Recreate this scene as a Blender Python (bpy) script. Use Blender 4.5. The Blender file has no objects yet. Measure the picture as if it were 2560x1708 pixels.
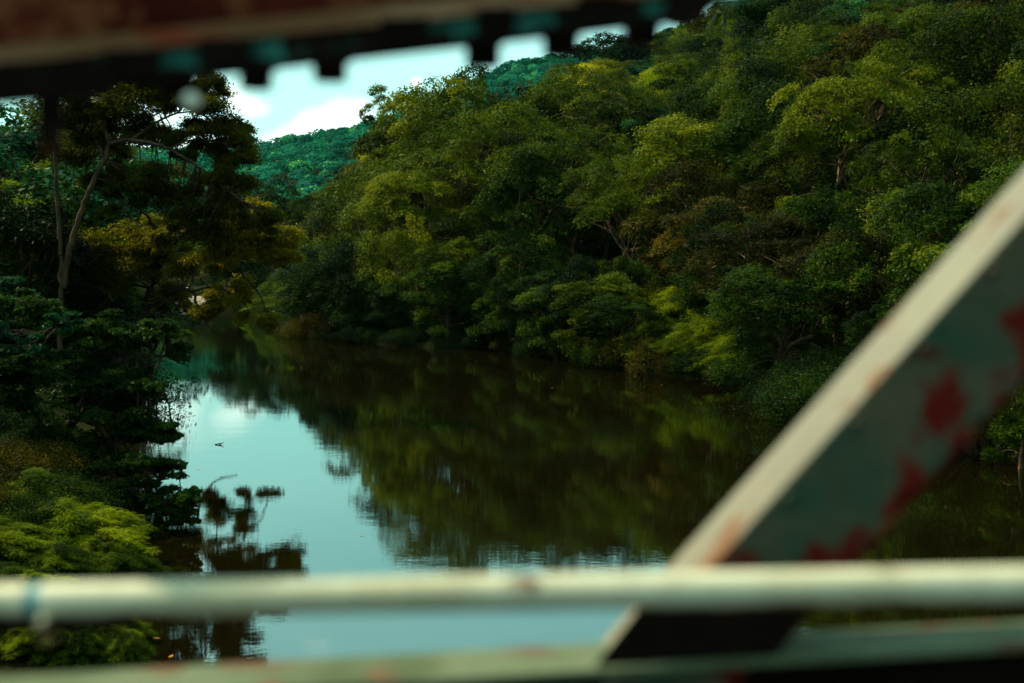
import bpy, math, random
import numpy as np

S = bpy.context.scene
C = S.collection
RAD = math.radians

# ------------------------------------------------------------------ camera
CAM_H, FPX = 7.0, 50 / 36 * 2560
PITCH = math.atan((854 - 645) / FPX)
cam_d = bpy.data.cameras.new('camera')
cam = bpy.data.objects.new('camera', cam_d)
C.objects.link(cam)
cam.location = (0, 0, CAM_H)
cam.rotation_euler = (math.pi / 2 - PITCH, 0, 0)
cam_d.lens, cam_d.sensor_width = 50, 36
cam_d.clip_start, cam_d.clip_end = 0.1, 12000
cam_d.dof.use_dof = True
cam_d.dof.focus_distance = 95
cam_d.dof.aperture_fstop = 1.35
S.camera = cam

# ------------------------------------------------------------------ sun, sky
SUN_AZ, SUN_EL = RAD(-66), RAD(50)          # ahead and to the left, behind the light clouds
sd = (math.sin(SUN_AZ) * math.cos(SUN_EL), math.cos(SUN_AZ) * math.cos(SUN_EL), math.sin(SUN_EL))
sun_d = bpy.data.lights.new('sun', 'SUN')
sun_d.energy, sun_d.angle, sun_d.color = 5.0, RAD(0.6), (1.0, 0.87, 0.56)
sun = bpy.data.objects.new('sun', sun_d)
C.objects.link(sun)
from mathutils import Vector
sun.rotation_euler = Vector(sd).to_track_quat('Z', 'Y').to_euler()

S.view_settings.view_transform = 'Standard'
S.view_settings.look = 'None'
S.view_settings.exposure = 0.68
S.view_settings.gamma = 1.0
S.view_settings.use_curve_mapping = False
S.render.engine = 'CYCLES'
S.cycles.max_bounces = 6
S.cycles.diffuse_bounces = 2
S.cycles.glossy_bounces = 3
S.cycles.transmission_bounces = 2
S.cycles.volume_bounces = 0
S.cycles.caustics_reflective = False
S.cycles.caustics_refractive = False


class NT:
    def __init__(s, nt):
        s.nt = nt; s.n = nt.nodes; s.l = nt.links
        s.n.clear()

    def a(s, typ, **kw):
        n = s.n.new(typ)
        for k, v in kw.items():
            if k == 'i':
                for kk, vv in v.items():
                    if isinstance(vv, bpy.types.NodeSocket): s.l.new(vv, n.inputs[kk])
                    else: n.inputs[kk].default_value = vv
            else: setattr(n, k, v)
        return n

    def m(s, op, a, b=0.0, c=None, clamp=False):
        i = {0: a, 1: b}
        if c is not None: i[2] = c
        return s.a('ShaderNodeMath', operation=op, use_clamp=clamp, i=i).outputs[0]

    def vm(s, op, a, b=(0, 0, 0)):
        n = s.a('ShaderNodeVectorMath', operation=op, i={0: a, 1: b})
        return n.outputs['Value'] if op in ('DOT_PRODUCT', 'LENGTH', 'DISTANCE') else n.outputs[0]

    def mix(s, f, a, b):
        return s.a('ShaderNodeMix', data_type='RGBA', i={0: f, 6: a, 7: b}).outputs[2]

    def mul(s, a, b):
        return s.a('ShaderNodeMix', data_type='RGBA', blend_type='MULTIPLY', i={0: 1.0, 6: a, 7: b}).outputs[2]

    def noise(s, vec, scale, detail=4.0, rough=0.5, dist=0.0):
        return s.a('ShaderNodeTexNoise', i={'Vector': vec, 'Scale': scale, 'Detail': detail, 'Roughness': rough, 'Distortion': dist}).outputs['Fac']

    def ramp(s, f, stops, mode='LINEAR'):
        n = s.a('ShaderNodeValToRGB', i={0: f})
        n.color_ramp.interpolation = mode
        e = n.color_ramp.elements
        while len(e) < len(stops): e.new(0.5)
        for k, (p, c) in enumerate(stops):
            e[k].position = p
            e[k].color = (*c, 1) if len(c) == 3 else c
        return n.outputs['Color']

    def rng(s, v, a, b, c=0.0, d=1.0, smooth=False):
        return s.a('ShaderNodeMapRange', interpolation_type='SMOOTHSTEP' if smooth else 'LINEAR',
                   i={0: v, 1: a, 2: b, 3: c, 4: d}).outputs[0]


def sky_world():
    w = bpy.data.worlds.new('World')
    S.world = w
    w.use_nodes = True
    t = NT(w.node_tree)
    sky = t.a('ShaderNodeTexSky', sky_type='NISHITA', sun_disc=False)
    sky.sun_elevation, sky.sun_rotation = SUN_EL, SUN_AZ
    sky.air_density, sky.dust_density, sky.ozone_density = 1.0, 1.5, 1.5
    d = t.vm('NORMALIZE', t.a('ShaderNodeTexCoord').outputs['Generated'])
    sep = t.a('ShaderNodeSeparateXYZ', i={0: d})
    dx, dy, dz = sep.outputs
    # the photograph's teal air
    base = t.mul(sky.outputs[0], (0.5, 1.25, 0.95, 1))
    # even pale veil over the whole sky
    veil = t.noise(t.vm('MULTIPLY', d, (1.2, 1.2, 3.0)), 1.6, 3.0, 0.5)
    base = t.mix(t.rng(veil, 0.3, 0.75, 0.5, 0.95), base, (4.9, 8.7, 8.1, 1))
    # broken cumulus everywhere, denser low down
    nz = t.noise(t.vm('MULTIPLY', d, (1.0, 1.0, 2.3)), 9.0, 8.0, 0.58)
    big = t.noise(t.vm('MULTIPLY', d, (1.0, 1.0, 2.0)), 2.3, 2.0, 0.5)
    fine = t.noise(t.vm('MULTIPLY', d, (1.0, 1.0, 1.6)), 26.0, 7.0, 0.6)
    wob = t.m('ADD', t.m('MULTIPLY', t.m('SUBTRACT', nz, 0.5), 0.10), t.m('MULTIPLY', t.m('SUBTRACT', fine, 0.5), 0.05))
    mask = None

    def blob(px, py, rx, ry, rot=0.0, amp=1.0):
        nonlocal mask
        x, z = (px - 1280) / FPX, (645 - py) / FPX
        ux = t.m('SUBTRACT', t.m('DIVIDE', dx, t.m('MAXIMUM', dy, 0.05)), x)
        uz = t.m('SUBTRACT', t.m('DIVIDE', dz, t.m('MAXIMUM', dy, 0.05)), z)
        c, s_ = math.cos(rot), math.sin(rot)
        a = t.m('ADD', t.m('MULTIPLY', ux, c), t.m('MULTIPLY', uz, s_))
        b = t.m('ADD', t.m('MULTIPLY', ux, -s_), t.m('MULTIPLY', uz, c))
        a = t.m('DIVIDE', a, rx / FPX); b = t.m('DIVIDE', b, ry / FPX)
        r = t.m('SQRT', t.m('ADD', t.m('MULTIPLY', a, a), t.m('MULTIPLY', b, b)))
        v = t.m('MULTIPLY', t.m('ADD', t.m('SUBTRACT', 1.0, r), t.m('MULTIPLY', wob, 14.0)), amp)
        v = t.m('MULTIPLY', v, t.rng(dy, 0.3, 0.5))
        mask = v if mask is None else t.m('MAXIMUM', mask, v)
    blob(585, 255, 95, 50, -0.25)
    blob(560, 320, 95, 45)
    blob(820, 320, 150, 62, 0.42)
    blob(740, 370, 130, 60, 0.1)
    blob(350, 260, 200, 130)
    blob(460, 380, 200, 90)
    blob(1045, 215, 24, 22)
    gen = t.m('SUBTRACT', t.m('ADD', t.m('MULTIPLY', nz, 0.8), t.m('MULTIPLY', big, 0.8)), 0.86)
    gen = t.m('MULTIPLY', gen, t.rng(dz, 0.10, 0.26))
    m1 = t.rng(mask, -0.15, 0.75, 0, 1, True)
    m2 = t.rng(gen, 0.0, 0.12, 0, 0.6, True)
    m = t.m('MAXIMUM', m1, m2)
    shade = t.mix(t.rng(fine, 0.35, 0.65), (8.2, 10.6, 9.6, 1), (10.4, 12.0, 10.9, 1))
    col = t.mix(m, base, shade)
    bg = t.a('ShaderNodeBackground', i={0: col, 1: 0.098})
    t.l.new(bg.outputs[0], t.a('ShaderNodeOutputWorld').inputs[0])


sky_world()

# ------------------------------------------------------------------ helpers
F_ = np.array([0, math.cos(PITCH), -math.sin(PITCH)])
U_ = np.array([0, math.sin(PITCH), math.cos(PITCH)])
R_ = np.array([1.0, 0, 0])
CAMP = np.array([0, 0, CAM_H])


def P(px, py, depth):
    """world point seen at photo pixel (px, py) at this depth"""
    return CAMP + depth * (F_ + R_ * (px - 1280) / FPX + U_ * (854 - py) / FPX)


def link(name, data, parent=None, loc=None, **props):
    o = bpy.data.objects.new(name, data)
    C.objects.link(o)
    if parent is not None: o.parent = parent
    if loc is not None: o.location = loc
    for k, v in props.items(): o[k] = v
    return o


def thing(name, label, cat, loc=(0, 0, 0), group=None, rotz=0.0):
    o = link(name, None, loc=loc, label=label, category=cat)
    o.rotation_euler.z = rotz
    o.empty_display_size = 0.2
    if group: o['group'] = group
    return o


def np_mesh(name, verts, quads, mat, tone=None, smooth=False, tris=None):
    me = bpy.data.meshes.new(name)
    nv = len(verts)
    me.vertices.add(nv)
    me.vertices.foreach_set('co', np.asarray(verts, np.float32).ravel())
    q = np.asarray(quads, np.int32).reshape(-1, 4)
    n = len(q)
    loops = q.ravel()
    starts = np.arange(n) * 4
    tot = np.full(n, 4)
    if tris is not None and len(tris):
        tr = np.asarray(tris, np.int32).reshape(-1, 3)
        starts = np.concatenate([starts, len(loops) + np.arange(len(tr)) * 3])
        tot = np.concatenate([tot, np.full(len(tr), 3)])
        loops = np.concatenate([loops, tr.ravel()])
    me.loops.add(len(loops))
    me.loops.foreach_set('vertex_index', loops.astype(np.int32))
    me.polygons.add(len(starts))
    me.polygons.foreach_set('loop_start', starts.astype(np.int32))
    me.polygons.foreach_set('loop_total', tot.astype(np.int32))
    if smooth: me.polygons.foreach_set('use_smooth', np.ones(len(starts), bool))
    if tone is not None:
        at = me.attributes.new('tone', 'FLOAT', 'POINT')
        at.data.foreach_set('value', np.asarray(tone, np.float32))
    me.update(calc_edges=True)
    me.materials.append(mat)
    return me


def norm(v):
    return v / np.maximum(np.linalg.norm(v, axis=-1, keepdims=True), 1e-9)


class Leaves:
    """collects leaf blades: rhombs with a fold, two triangles each"""
    def __init__(s): s.c, s.t, s.b, s.n, s.s, s.w, s.tone = [], [], [], [], [], [], []

    def add(s, c, n, size, w, tone, rng, tdir=None):
        N = len(c)
        n = norm(n)
        t = rng.normal(size=(N, 3)) if tdir is None else tdir
        t = norm(t - n * np.sum(t * n, 1, keepdims=True))
        s.c.append(c); s.n.append(n); s.t.append(t); s.b.append(np.cross(n, t))
        s.s.append(np.broadcast_to(size, (N,)).astype(float)); s.w.append(np.broadcast_to(w, (N,)).astype(float))
        s.tone.append(np.broadcast_to(tone, (N,)).astype(float))

    def mesh(s, name, mat):
        c, n, t, b = (np.concatenate(x) for x in (s.c, s.n, s.t, s.b))
        sz = np.concatenate(s.s)[:, None]; w = np.concatenate(s.w)[:, None]
        tone = np.concatenate(s.tone)
        v = np.stack([c - t * sz, c + b * sz * w - n * sz * 0.12 - t * sz * .1, c + t * sz, c - b * sz * w - n * sz * 0.12 - t * sz * .1], 1)
        N = len(c)
        q = np.arange(N * 4).reshape(N, 4)
        return np_mesh(name, v.reshape(-1, 3), q, mat, np.repeat(tone, 4))


class Tubes:
    def __init__(s, sides=6): s.v, s.q, s.k, s.sides = [], [], 0, sides

    def add(s, pts, rad):
        pts = np.asarray(pts, float); n = len(pts); k = s.sides
        rad = np.broadcast_to(np.asarray(rad, float), (n,))
        tan = norm(np.gradient(pts, axis=0))
        ref = np.array([0.31, 0.17, 0.93]) if abs(tan[0][2]) < 0.9 else np.array([0.95, 0.2, 0.1])
        a = norm(np.cross(tan, ref)); b = np.cross(tan, a)
        th = np.arange(k) * 2 * math.pi / k
        ring = pts[:, None] + rad[:, None, None] * (a[:, None] * np.cos(th)[None, :, None] + b[:, None] * np.sin(th)[None, :, None])
        s.v.append(ring.reshape(-1, 3))
        i = np.arange(n - 1)[:, None] * k + np.arange(k)[None]
        j = np.arange(n - 1)[:, None] * k + (np.arange(k)[None] + 1) % k
        s.q.append(np.stack([i, j, j + k, i + k], -1).reshape(-1, 4) + s.k)
        s.k += n * k

    def mesh(s, name, mat):
        return np_mesh(name, np.concatenate(s.v), np.concatenate(s.q), mat, smooth=True)


def curve(p0, p1, rng, n=7, sag=0.0, wob=0.05, lift=0.0):
    p0, p1 = np.asarray(p0, float), np.asarray(p1, float)
    t = np.linspace(0, 1, n)[:, None]
    L = np.linalg.norm(p1 - p0)
    p = p0 + (p1 - p0) * t
    p[:, 2] += (lift - sag) * L * (4 * t * (1 - t))[:, 0]
    w = rng.normal(size=(n, 3)) * wob * L
    w[0] = w[-1] = 0
    w = (w + np.roll(w, 1, 0)) * .6
    w[0] = w[-1] = 0
    return p + w


def smooth_path(pts, n):
    """Catmull-Rom resample of a hand-given path"""
    pts = np.asarray(pts, float)
    k = np.concatenate([[2 * pts[0] - pts[1]], pts, [2 * pts[-1] - pts[-2]]])
    out = []
    for u in np.linspace(0, len(pts) - 1 - 1e-6, n):
        i = int(u); f = u - i
        a, b, c, d = k[i:i + 4]
        out.append(.5 * (2 * b + (c - a) * f + (2 * a - 5 * b + 4 * c - d) * f * f + (3 * b - a - 3 * c + d) * f ** 3))
    return np.array(out)


# ------------------------------------------------------------------ materials
def mat_new(name):
    m = bpy.data.materials.new(name)
    m.use_nodes = True
    return m, NT(m.node_tree)


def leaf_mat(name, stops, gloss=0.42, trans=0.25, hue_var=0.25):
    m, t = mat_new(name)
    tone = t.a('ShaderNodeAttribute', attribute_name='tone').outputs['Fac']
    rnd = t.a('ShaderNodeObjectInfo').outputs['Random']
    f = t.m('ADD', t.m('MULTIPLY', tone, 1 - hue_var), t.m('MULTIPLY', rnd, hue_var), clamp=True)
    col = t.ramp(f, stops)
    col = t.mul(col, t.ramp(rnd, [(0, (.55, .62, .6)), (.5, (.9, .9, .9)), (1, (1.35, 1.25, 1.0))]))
    b = t.a('ShaderNodeBsdfPrincipled', i={'Base Color': col, 'Roughness': gloss, 'Specular IOR Level': 0.015})
    tr = t.a('ShaderNodeBsdfTranslucent', i={0: t.mul(col, (1.3, 1.5, .5, 1))})
    mx = t.a('ShaderNodeMixShader', i={0: trans, 1: b.outputs[0], 2: tr.outputs[0]})
    t.l.new(mx.outputs[0], t.a('ShaderNodeOutputMaterial').inputs[0])
    return m


def bark_mat(name, c1, c2, scale=3.0):
    m, t = mat_new(name)
    co = t.a('ShaderNodeTexCoord').outputs['Object']
    n1 = t.noise(t.vm('MULTIPLY', co, (2.0, 2.0, .6)), scale, 8, .65)
    n2 = t.noise(co, scale * .35, 3, .5)
    col = t.mix(t.rng(n1, .35, .65), c1, c2)
    col = t.mul(col, t.ramp(n2, [(.35, (.55, .62, .5)), (.65, (1.1, 1.05, 1))]))
    bp = t.a('ShaderNodeBump', i={'Strength': .7, 'Distance': .04, 'Height': n1})
    b = t.a('ShaderNodeBsdfPrincipled', i={'Base Color': col, 'Roughness': .9, 'Specular IOR Level': .05, 'Normal': bp.outputs[0]})
    t.l.new(b.outputs[0], t.a('ShaderNodeOutputMaterial').inputs[0])
    return m


M = {}
M['olive'] = leaf_mat('olive leaves', [(0, (.003, .005, .0003)), (.35, (.014, .021, .0008)), (.7, (.062, .084, .002)), (1, (.14, .135, .004))])
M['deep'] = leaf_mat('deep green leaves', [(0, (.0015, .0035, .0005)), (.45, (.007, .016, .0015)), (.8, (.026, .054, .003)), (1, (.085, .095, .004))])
M['brown'] = leaf_mat('bronze green leaves', [(0, (.004, .0035, .0004)), (.45, (.019, .015, .001)), (.75, (.050, .042, .002)), (1, (.12, .060, .004))])
M['lime'] = leaf_mat('lime leaves', [(0, (.004, .008, .0004)), (.4, (.028, .052, .001)), (1, (.15, .185, .002))], .5, .35)
M['gold'] = leaf_mat('golden green leaves', [(0, (.006, .008, .0004)), (.35, (.050, .058, .001)), (.7, (.16, .155, .003)), (1, (.28, .25, .004))], .5, .3)
M['bronze'] = leaf_mat('backlit bronze leaves', [(0, (.012, .010, .001)), (.5, (.080, .072, .004)), (1, (.20, .14, .008))], .5, .6)
M['broad'] = leaf_mat('broad near leaves', [(0, (.003, .008, .0015)), (.4, (.016, .036, .004)), (.75, (.060, .110, .010)), (1, (.13, .15, .010))], .4, .35)
M['teal'] = leaf_mat('blue green leaves', [(0, (.0015, .007, .003)), (.45, (.006, .028, .011)), (1, (.030, .12, .045))], .38)
M['far'] = leaf_mat('haze tinted forest leaves', [(0, (.001, .022, .022)), (.55, (.004, .085, .072)), (.85, (.010, .15, .10)), (1, (.12, .30, .04))], .6, .2)  # far haze is mixed into these leaf colours as a blue green tint
M['bark_pale'] = bark_mat('pale lichened bark', (.20, .12, .065, 1), (.05, .028, .014, 1))
M['bark_brown'] = bark_mat('brown bark', (.075, .045, .027, 1), (.025, .016, .01, 1))
M['bark_dark'] = bark_mat('dark wet bark', (.035, .024, .015, 1), (.012, .009, .006, 1))
M['bark_mid'] = bark_mat('grey brown bark', (.13, .075, .045, 1), (.035, .026, .018, 1))


def ground_mat():
    m, t = mat_new('forest floor')
    co = t.a('ShaderNodeNewGeometry').outputs['Position']
    n1 = t.noise(co, .35, 8, .6); n2 = t.noise(co, 3.0, 6, .7)
    col = t.mix(t.rng(n1, .4, .6), (.014, .010, .005, 1), (.012, .020, .005, 1))
    col = t.mul(col, t.ramp(n2, [(.3, (.5, .5, .5)), (.7, (1.4, 1.3, 1.1))]))
    bp = t.a('ShaderNodeBump', i={'Strength': .8, 'Distance': .15, 'Height': n2})
    b = t.a('ShaderNodeBsdfPrincipled', i={'Base Color': col, 'Roughness': 1.0, 'Specular IOR Level': .02, 'Normal': bp.outputs[0]})
    t.l.new(b.outputs[0], t.a('ShaderNodeOutputMaterial').inputs[0])
    return m


def gravel_mat():
    m, t = mat_new('river gravel')
    co = t.a('ShaderNodeNewGeometry').outputs['Position']
    v = t.a('ShaderNodeTexVoronoi', i={'Vector': co, 'Scale': 2.2}).outputs['Color']
    n2 = t.noise(co, .8, 6, .6)
    col = t.mix(t.rng(n2, .4, .6), (.30, .22, .16, 1), (.16, .11, .08, 1))
    col = t.mul(col, t.ramp(v, [(0, (.6, .6, .6)), (1, (1.2, 1.2, 1.2))]))
    b = t.a('ShaderNodeBsdfPrincipled', i={'Base Color': col, 'Roughness': .95})
    t.l.new(b.outputs[0], t.a('ShaderNodeOutputMaterial').inputs[0])
    return m


def water_mat():
    m, t = mat_new('still river water')
    co = t.a('ShaderNodeNewGeometry').outputs['Position']
    n1 = t.noise(t.vm('MULTIPLY', co, (1.0, 1.5, 1)), .55, 3, .5)
    n2 = t.noise(t.vm('MULTIPLY', co, (1.0, 2.2, 1)), 2.8, 3, .55)
    n3 = t.noise(co, .05, 3, .5)
    h = t.m('ADD', t.m('MULTIPLY', n1, .0030), t.m('MULTIPLY', n2, .0011))
    # light airs: some patches are a little more ruffled than others
    h = t.m('MULTIPLY', h, t.rng(n3, .38, .62, .35, 1.15))
    bp = t.a('ShaderNodeBump', i={'Strength': 1.0, 'Distance': 1.0, 'Height': h})
    body = t.a('ShaderNodeBsdfDiffuse', i={0: (.004, .0026, .0004, 1)})
    gl = t.a('ShaderNodeBsdfGlossy', i={0: (.83, 1.0, .96, 1), 1: .012, 'Normal': bp.outputs[0]})
    fr = t.a('ShaderNodeFresnel', i={0: 2.7, 'Normal': bp.outputs[0]}).outputs[0]
    mx = t.a('ShaderNodeMixShader', i={0: fr, 1: body.outputs[0], 2: gl.outputs[0]})
    t.l.new(mx.outputs[0], t.a('ShaderNodeOutputMaterial').inputs[0])
    return m


def paint_mat(name, paint, rust, amount, scale=6.0, rough=.5, streak=(1, 1, 1), dirt=(.35, .3, .2), edge=None, spec=.3):
    """old bridge paint with rust patches of their own shape"""
    m, t = mat_new(name)
    co = t.vm('MULTIPLY', t.a('ShaderNodeTexCoord').outputs['Object'], streak)
    n1 = t.noise(co, scale, 5, .55, .4)
    n2 = t.noise(co, scale * 4, 6, .6)
    n3 = t.noise(co, scale * .6, 3, .5)
    f = t.rng(t.m('ADD', n1, t.m('MULTIPLY', t.m('SUBTRACT', n2, .5), .22)), amount, amount + .05)
    if edge:   # rust creeps in from one edge, on the rail as painted underside shade: (point, direction, width, gain)
        q_ = t.vm('DOT_PRODUCT', t.vm('SUBTRACT', t.a('ShaderNodeTexCoord').outputs['Object'], edge[0]), edge[1])
        q_ = t.m('MULTIPLY', t.rng(q_, edge[2] * .35, edge[2], 0, 1), edge[3])
        f = t.rng(t.m('ADD', t.m('ADD', n1, q_), t.m('MULTIPLY', t.m('SUBTRACT', n2, .5), .12)), amount, amount + .06)
    base = t.mix(t.rng(n3, .42, .62), (*paint, 1), tuple(p * d for p, d in zip(paint, dirt)) + (1,))
    base = t.mul(base, t.ramp(n2, [(.3, (.82, .82, .82)), (.7, (1.08, 1.08, 1.08))]))
    col = t.mix(f, base, (*rust, 1))
    bp = t.a('ShaderNodeBump', i={'Strength': .35, 'Distance': .004, 'Height': t.m('ADD', n2, f)})
    b = t.a('ShaderNodeBsdfPrincipled', i={'Base Color': col, 'Roughness': t.rng(f, 0, 1, rough, .9), 'Specular IOR Level': spec, 'Normal': bp.outputs[0]})
    t.l.new(b.outputs[0], t.a('ShaderNodeOutputMaterial').inputs[0])
    return m


M['ground'], M['gravel'], M['water'] = ground_mat(), gravel_mat(), water_mat()
M['cream'] = paint_mat('cream rail paint', (.50, .465, .335), (.11, .05, .022), .615, 5, .42, dirt=(.82, .78, .70), edge=((0, 0, 6.43), (.0335, 0, -1), .036, .34))  # edge browning paints the pipe's unlit underside; the patches are stains
M['cream_flange'] = paint_mat('cream flange paint', (.185, .16, .105), (.13, .055, .022), .60, 3, .5, dirt=(.85, .8, .8))
M['web'] = paint_mat('grey green web paint', (.085, .13, .085), (.10, .006, .004), .565, 4.2, .6, dirt=(.9, .75, .65))
M['chord_green'] = paint_mat('weathered green chord paint', (.095, .115, .068), (.10, .055, .03), .58, 5.0, .9, dirt=(.55, .6, .5), spec=.1)
M['tan'] = paint_mat('tan and rust flange paint', (.23, .12, .065), (.16, .030, .012), .53, 5.0, .8, (.5, 1, 1), dirt=(.6, .5, .4), spec=.1)
M['rust'] = paint_mat('red brown rusted steel', (.07, .010, .005), (.12, .035, .015), .55, 6.0, .9, dirt=(.4, .3, .3), spec=.05)
M['teal_steel'] = paint_mat('blue green steel paint', (.05, .30, .25), (.012, .006, .004), .55, 6.0, .6, dirt=(.35, .4, .4), spec=.15)
M['black_steel_and_shade'] = paint_mat('black steel and painted shade', (.007, .004, .0025), (.02, .006, .003), .6, 8.0, .9, dirt=(.6, .6, .6), spec=.04)  # black steel, also the painted shade on chord web and diagonal
M['blue'] = paint_mat('blue collar paint', (.06, .30, .36), (.1, .06, .03), .7, 8.0, .5, dirt=(.8, .8, .8))
M['white'] = paint_mat('white bolt paint', (.8, .78, .68), (.3, .2, .1), .8, 8.0, .4, dirt=(.9, .9, .9))  # white for the shelter roof and the painted glints under the top chord

# ------------------------------------------------------------------ terrain and river
YB = np.array([-400, -100, 0, 10, 23.4, 31, 50, 56, 75, 100, 130, 155, 200, 235, 262, 300, 350, 480, 2600.])
XLt = np.array([-18, -16, -9, -7, -6.3, -8.8, -15.5, -17, -22.5, -33, -42, -46, -51, -60, -76, -120, -190, -330, -2000.])
YR = np.array([-400, -100, 10, 30, 40, 49, 62, 77, 85, 98, 110, 113, 128, 160, 190, 215, 260, 300, 350, 480, 2600.])
XRt = np.array([60, 50, 36, 27, 21.5, 17.8, 13.5, 13.8, 8.8, 4, -2, -9.5, -18, -26, -34, -41, -52, -76, -125, -270, -1900.])


def smooth01(t): t = np.clip(t, 0, 1); return t * t * (3 - 2 * t)


def ip(px_list):
    a = np.array(px_list, float)
    return (a[:, 0] - 1280) / FPX, a[:, 1]


uB, vB = ip([(500, 250), (700, 220), (900, 150), (1200, 142), (1500, 118), (1800, 98), (2100, 84), (2560, 66), (3300, 52), (5000, 40)])
uR, vR = ip([(500, 420), (700, 400), (900, 290), (1200, 350), (1500, 430), (1800, 400), (2100, 330), (2560, 250), (3300, 190), (5000, 150)])
uZ, vZ = ip([(500, 6), (700, 6), (820, 10), (900, 20), (1000, 24), (1200, 30), (1350, 40), (1500, 51), (1650, 58), (1800, 66), (2100, 60), (2560, 48), (3300, 42), (5000, 34)])
uD, vD = ip([(-2500, 300), (-600, 320), (-200, 330), (403, 392), (620, 378), (760, 346), (900, 312), (1100, 235), (1290, 165), (1450, 150), (1700, 90), (2400, 80), (5000, 200)])


def height(X, Y):
    X, Y = np.asarray(X, float), np.asarray(Y, float)
    xl, xr = np.interp(Y, YB, XLt), np.interp(Y, YR, XRt)
    sl, sr = xl - X, X - xr
    s = np.maximum(sl, sr)
    u = X / np.maximum(Y, 40)
    bump = .5 * np.sin(X * .21 + 1.3 * np.sin(Y * .13)) + .4 * np.sin(Y * .27 + X * .11)
    bank = 1.3 * (1 - np.exp(-np.maximum(s, 0) / 1.3))
    right = bank + .07 * np.clip(sr, 0, 40)
    t = np.clip((Y - np.interp(u, uB, vB)) / (np.interp(u, uR, vR) - np.interp(u, uB, vB)), 0, 1.6)
    t = np.where(t > 1, 1 - .35 * (t - 1), t)
    right = right + np.maximum(np.interp(u, uZ, vZ) - 4, 0) * t ** .92 * smooth01(sr / 12)
    side = .28 * np.clip(sr - 55, 0, 160) * smooth01((120 - Y) / 60)
    right = np.maximum(right, bank + side)
    left = bank * np.interp(Y, [20, 27, 40], [.25, .35, 1.0]) + .06 * np.clip(sl, 0, 40) + .16 * np.clip(sl - 40, 0, 200)
    z = np.where(sr > sl, right, left)
    z = z + bump * smooth01(s / 10) * (1 + np.clip(s, 0, 60) / 60)
    # the far hills
    zd = 7 + (645 - np.interp(u, uD, vD)) / FPX * 1000 - 8
    far = zd * smooth01((Y - 430) / 600) + 3 * np.sin(X * .02 + Y * .013) + 2 * np.sin(X * .05 - Y * .031)
    z = np.where(Y > 430, np.maximum(z * smooth01((900 - Y) / 450), far), z)
    bed = -np.minimum(2.2, .25 * np.maximum(-s, 0) ** .8 + .05)
    return np.where(s < 0, bed, np.maximum(z, .02))


def axis(fine, mid, far):
    a = np.concatenate([-np.geomspace(mid, far, 40)[::-1], np.arange(-mid, mid, 5.0), np.arange(-fine, fine, 1.5), np.geomspace(mid, far, 40)])
    return np.unique(np.round(a, 2))


gx = axis(60, 300, 2600)
gy = np.unique(np.round(np.concatenate([-np.geomspace(40, 2600, 25)[::-1], np.arange(-40, 260, 1.6), np.arange(260, 1100, 6.0), np.geomspace(1100, 2600, 15)]), 2))
GX, GY = np.meshgrid(gx, gy)
GZ = height(GX, GY)
nx, ny = len(gx), len(gy)
idx = np.arange(nx * ny).reshape(ny, nx)
q = np.stack([idx[:-1, :-1], idx[:-1, 1:], idx[1:, 1:], idx[1:, :-1]], -1).reshape(-1, 4)
link('ground', np_mesh('ground', np.stack([GX, GY, GZ], -1).reshape(-1, 3), q, M['ground'], smooth=True), kind='structure')
link('river_water', np_mesh('river_water', [(-2600, -2600, 0), (2600, -2600, 0), (2600, 2600, 0), (-2600, 2600, 0)], [[0, 1, 2, 3]], M['water']), kind='structure')

# gravel bar at the far bend of the river
rng = np.random.default_rng(5)
n = 26
th = np.linspace(0, 2 * math.pi, n, endpoint=False)
rr = 1 + .12 * rng.normal(size=n)
ctr = P(462, 755, 232)
v = [(ctr[0], ctr[1] + 2, .75)]
for r_, zz in ((.55, .62), (1.0, -.15)):
    for k in range(n): v.append((ctr[0] + math.cos(th[k]) * 4.6 * r_ * rr[k], ctr[1] + 2 + math.sin(th[k]) * 9 * r_ * rr[k], zz))
qs = [[1 + k, 1 + (k + 1) % n, 1 + n + (k + 1) % n, 1 + n + k] for k in range(n)]
ts = [[0, 1 + (k + 1) % n, 1 + k] for k in range(n)]
link('gravel_bar', np_mesh('gravel_bar', v, qs, M['gravel'], tris=ts, smooth=True), kind='structure')


# ------------------------------------------------------------------ foliage builders
def tuft_clump(L, rng, c, R, n, size, w, tone, up=.55, out=.6, spread=.5, tufts=None, low=-.25, droop=0.0, tilt=None):
    """a pad of foliage: tufts of leaves over the dome of an ellipsoid"""
    R = np.asarray(R, float)
    tufts = tufts or max(4, n // 14)
    d = norm(rng.normal(size=(tufts, 3)))
    d[:, 2] = np.where(d[:, 2] < low, -d[:, 2], d[:, 2])
    tc = c + d * R * rng.uniform(.72, 1.08, (tufts, 1))
    ti = rng.integers(0, tufts, n)
    off = rng.normal(size=(n, 3)) * R * np.array([.17, .17, .15]) * (spread * 2)
    if droop: off[:, 2] -= np.abs(rng.normal(size=n)) * droop * R[2]
    pos = tc[ti] + off
    if tilt is not None:
        pos[:, 2] -= (pos - c)[:, :2] @ np.asarray(tilt)
    nn = d[ti] * out + np.array([0, 0, up]) + rng.normal(size=(n, 3)) * .42
    tn = np.clip(tone + rng.normal(size=tufts) * .13, 0, 1)[ti] + rng.normal(size=n) * .07
    L.add(pos, nn, size * rng.uniform(.6, 1.3, n), w * rng.uniform(.8, 1.2, n), np.clip(tn, 0, 1), rng)


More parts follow.
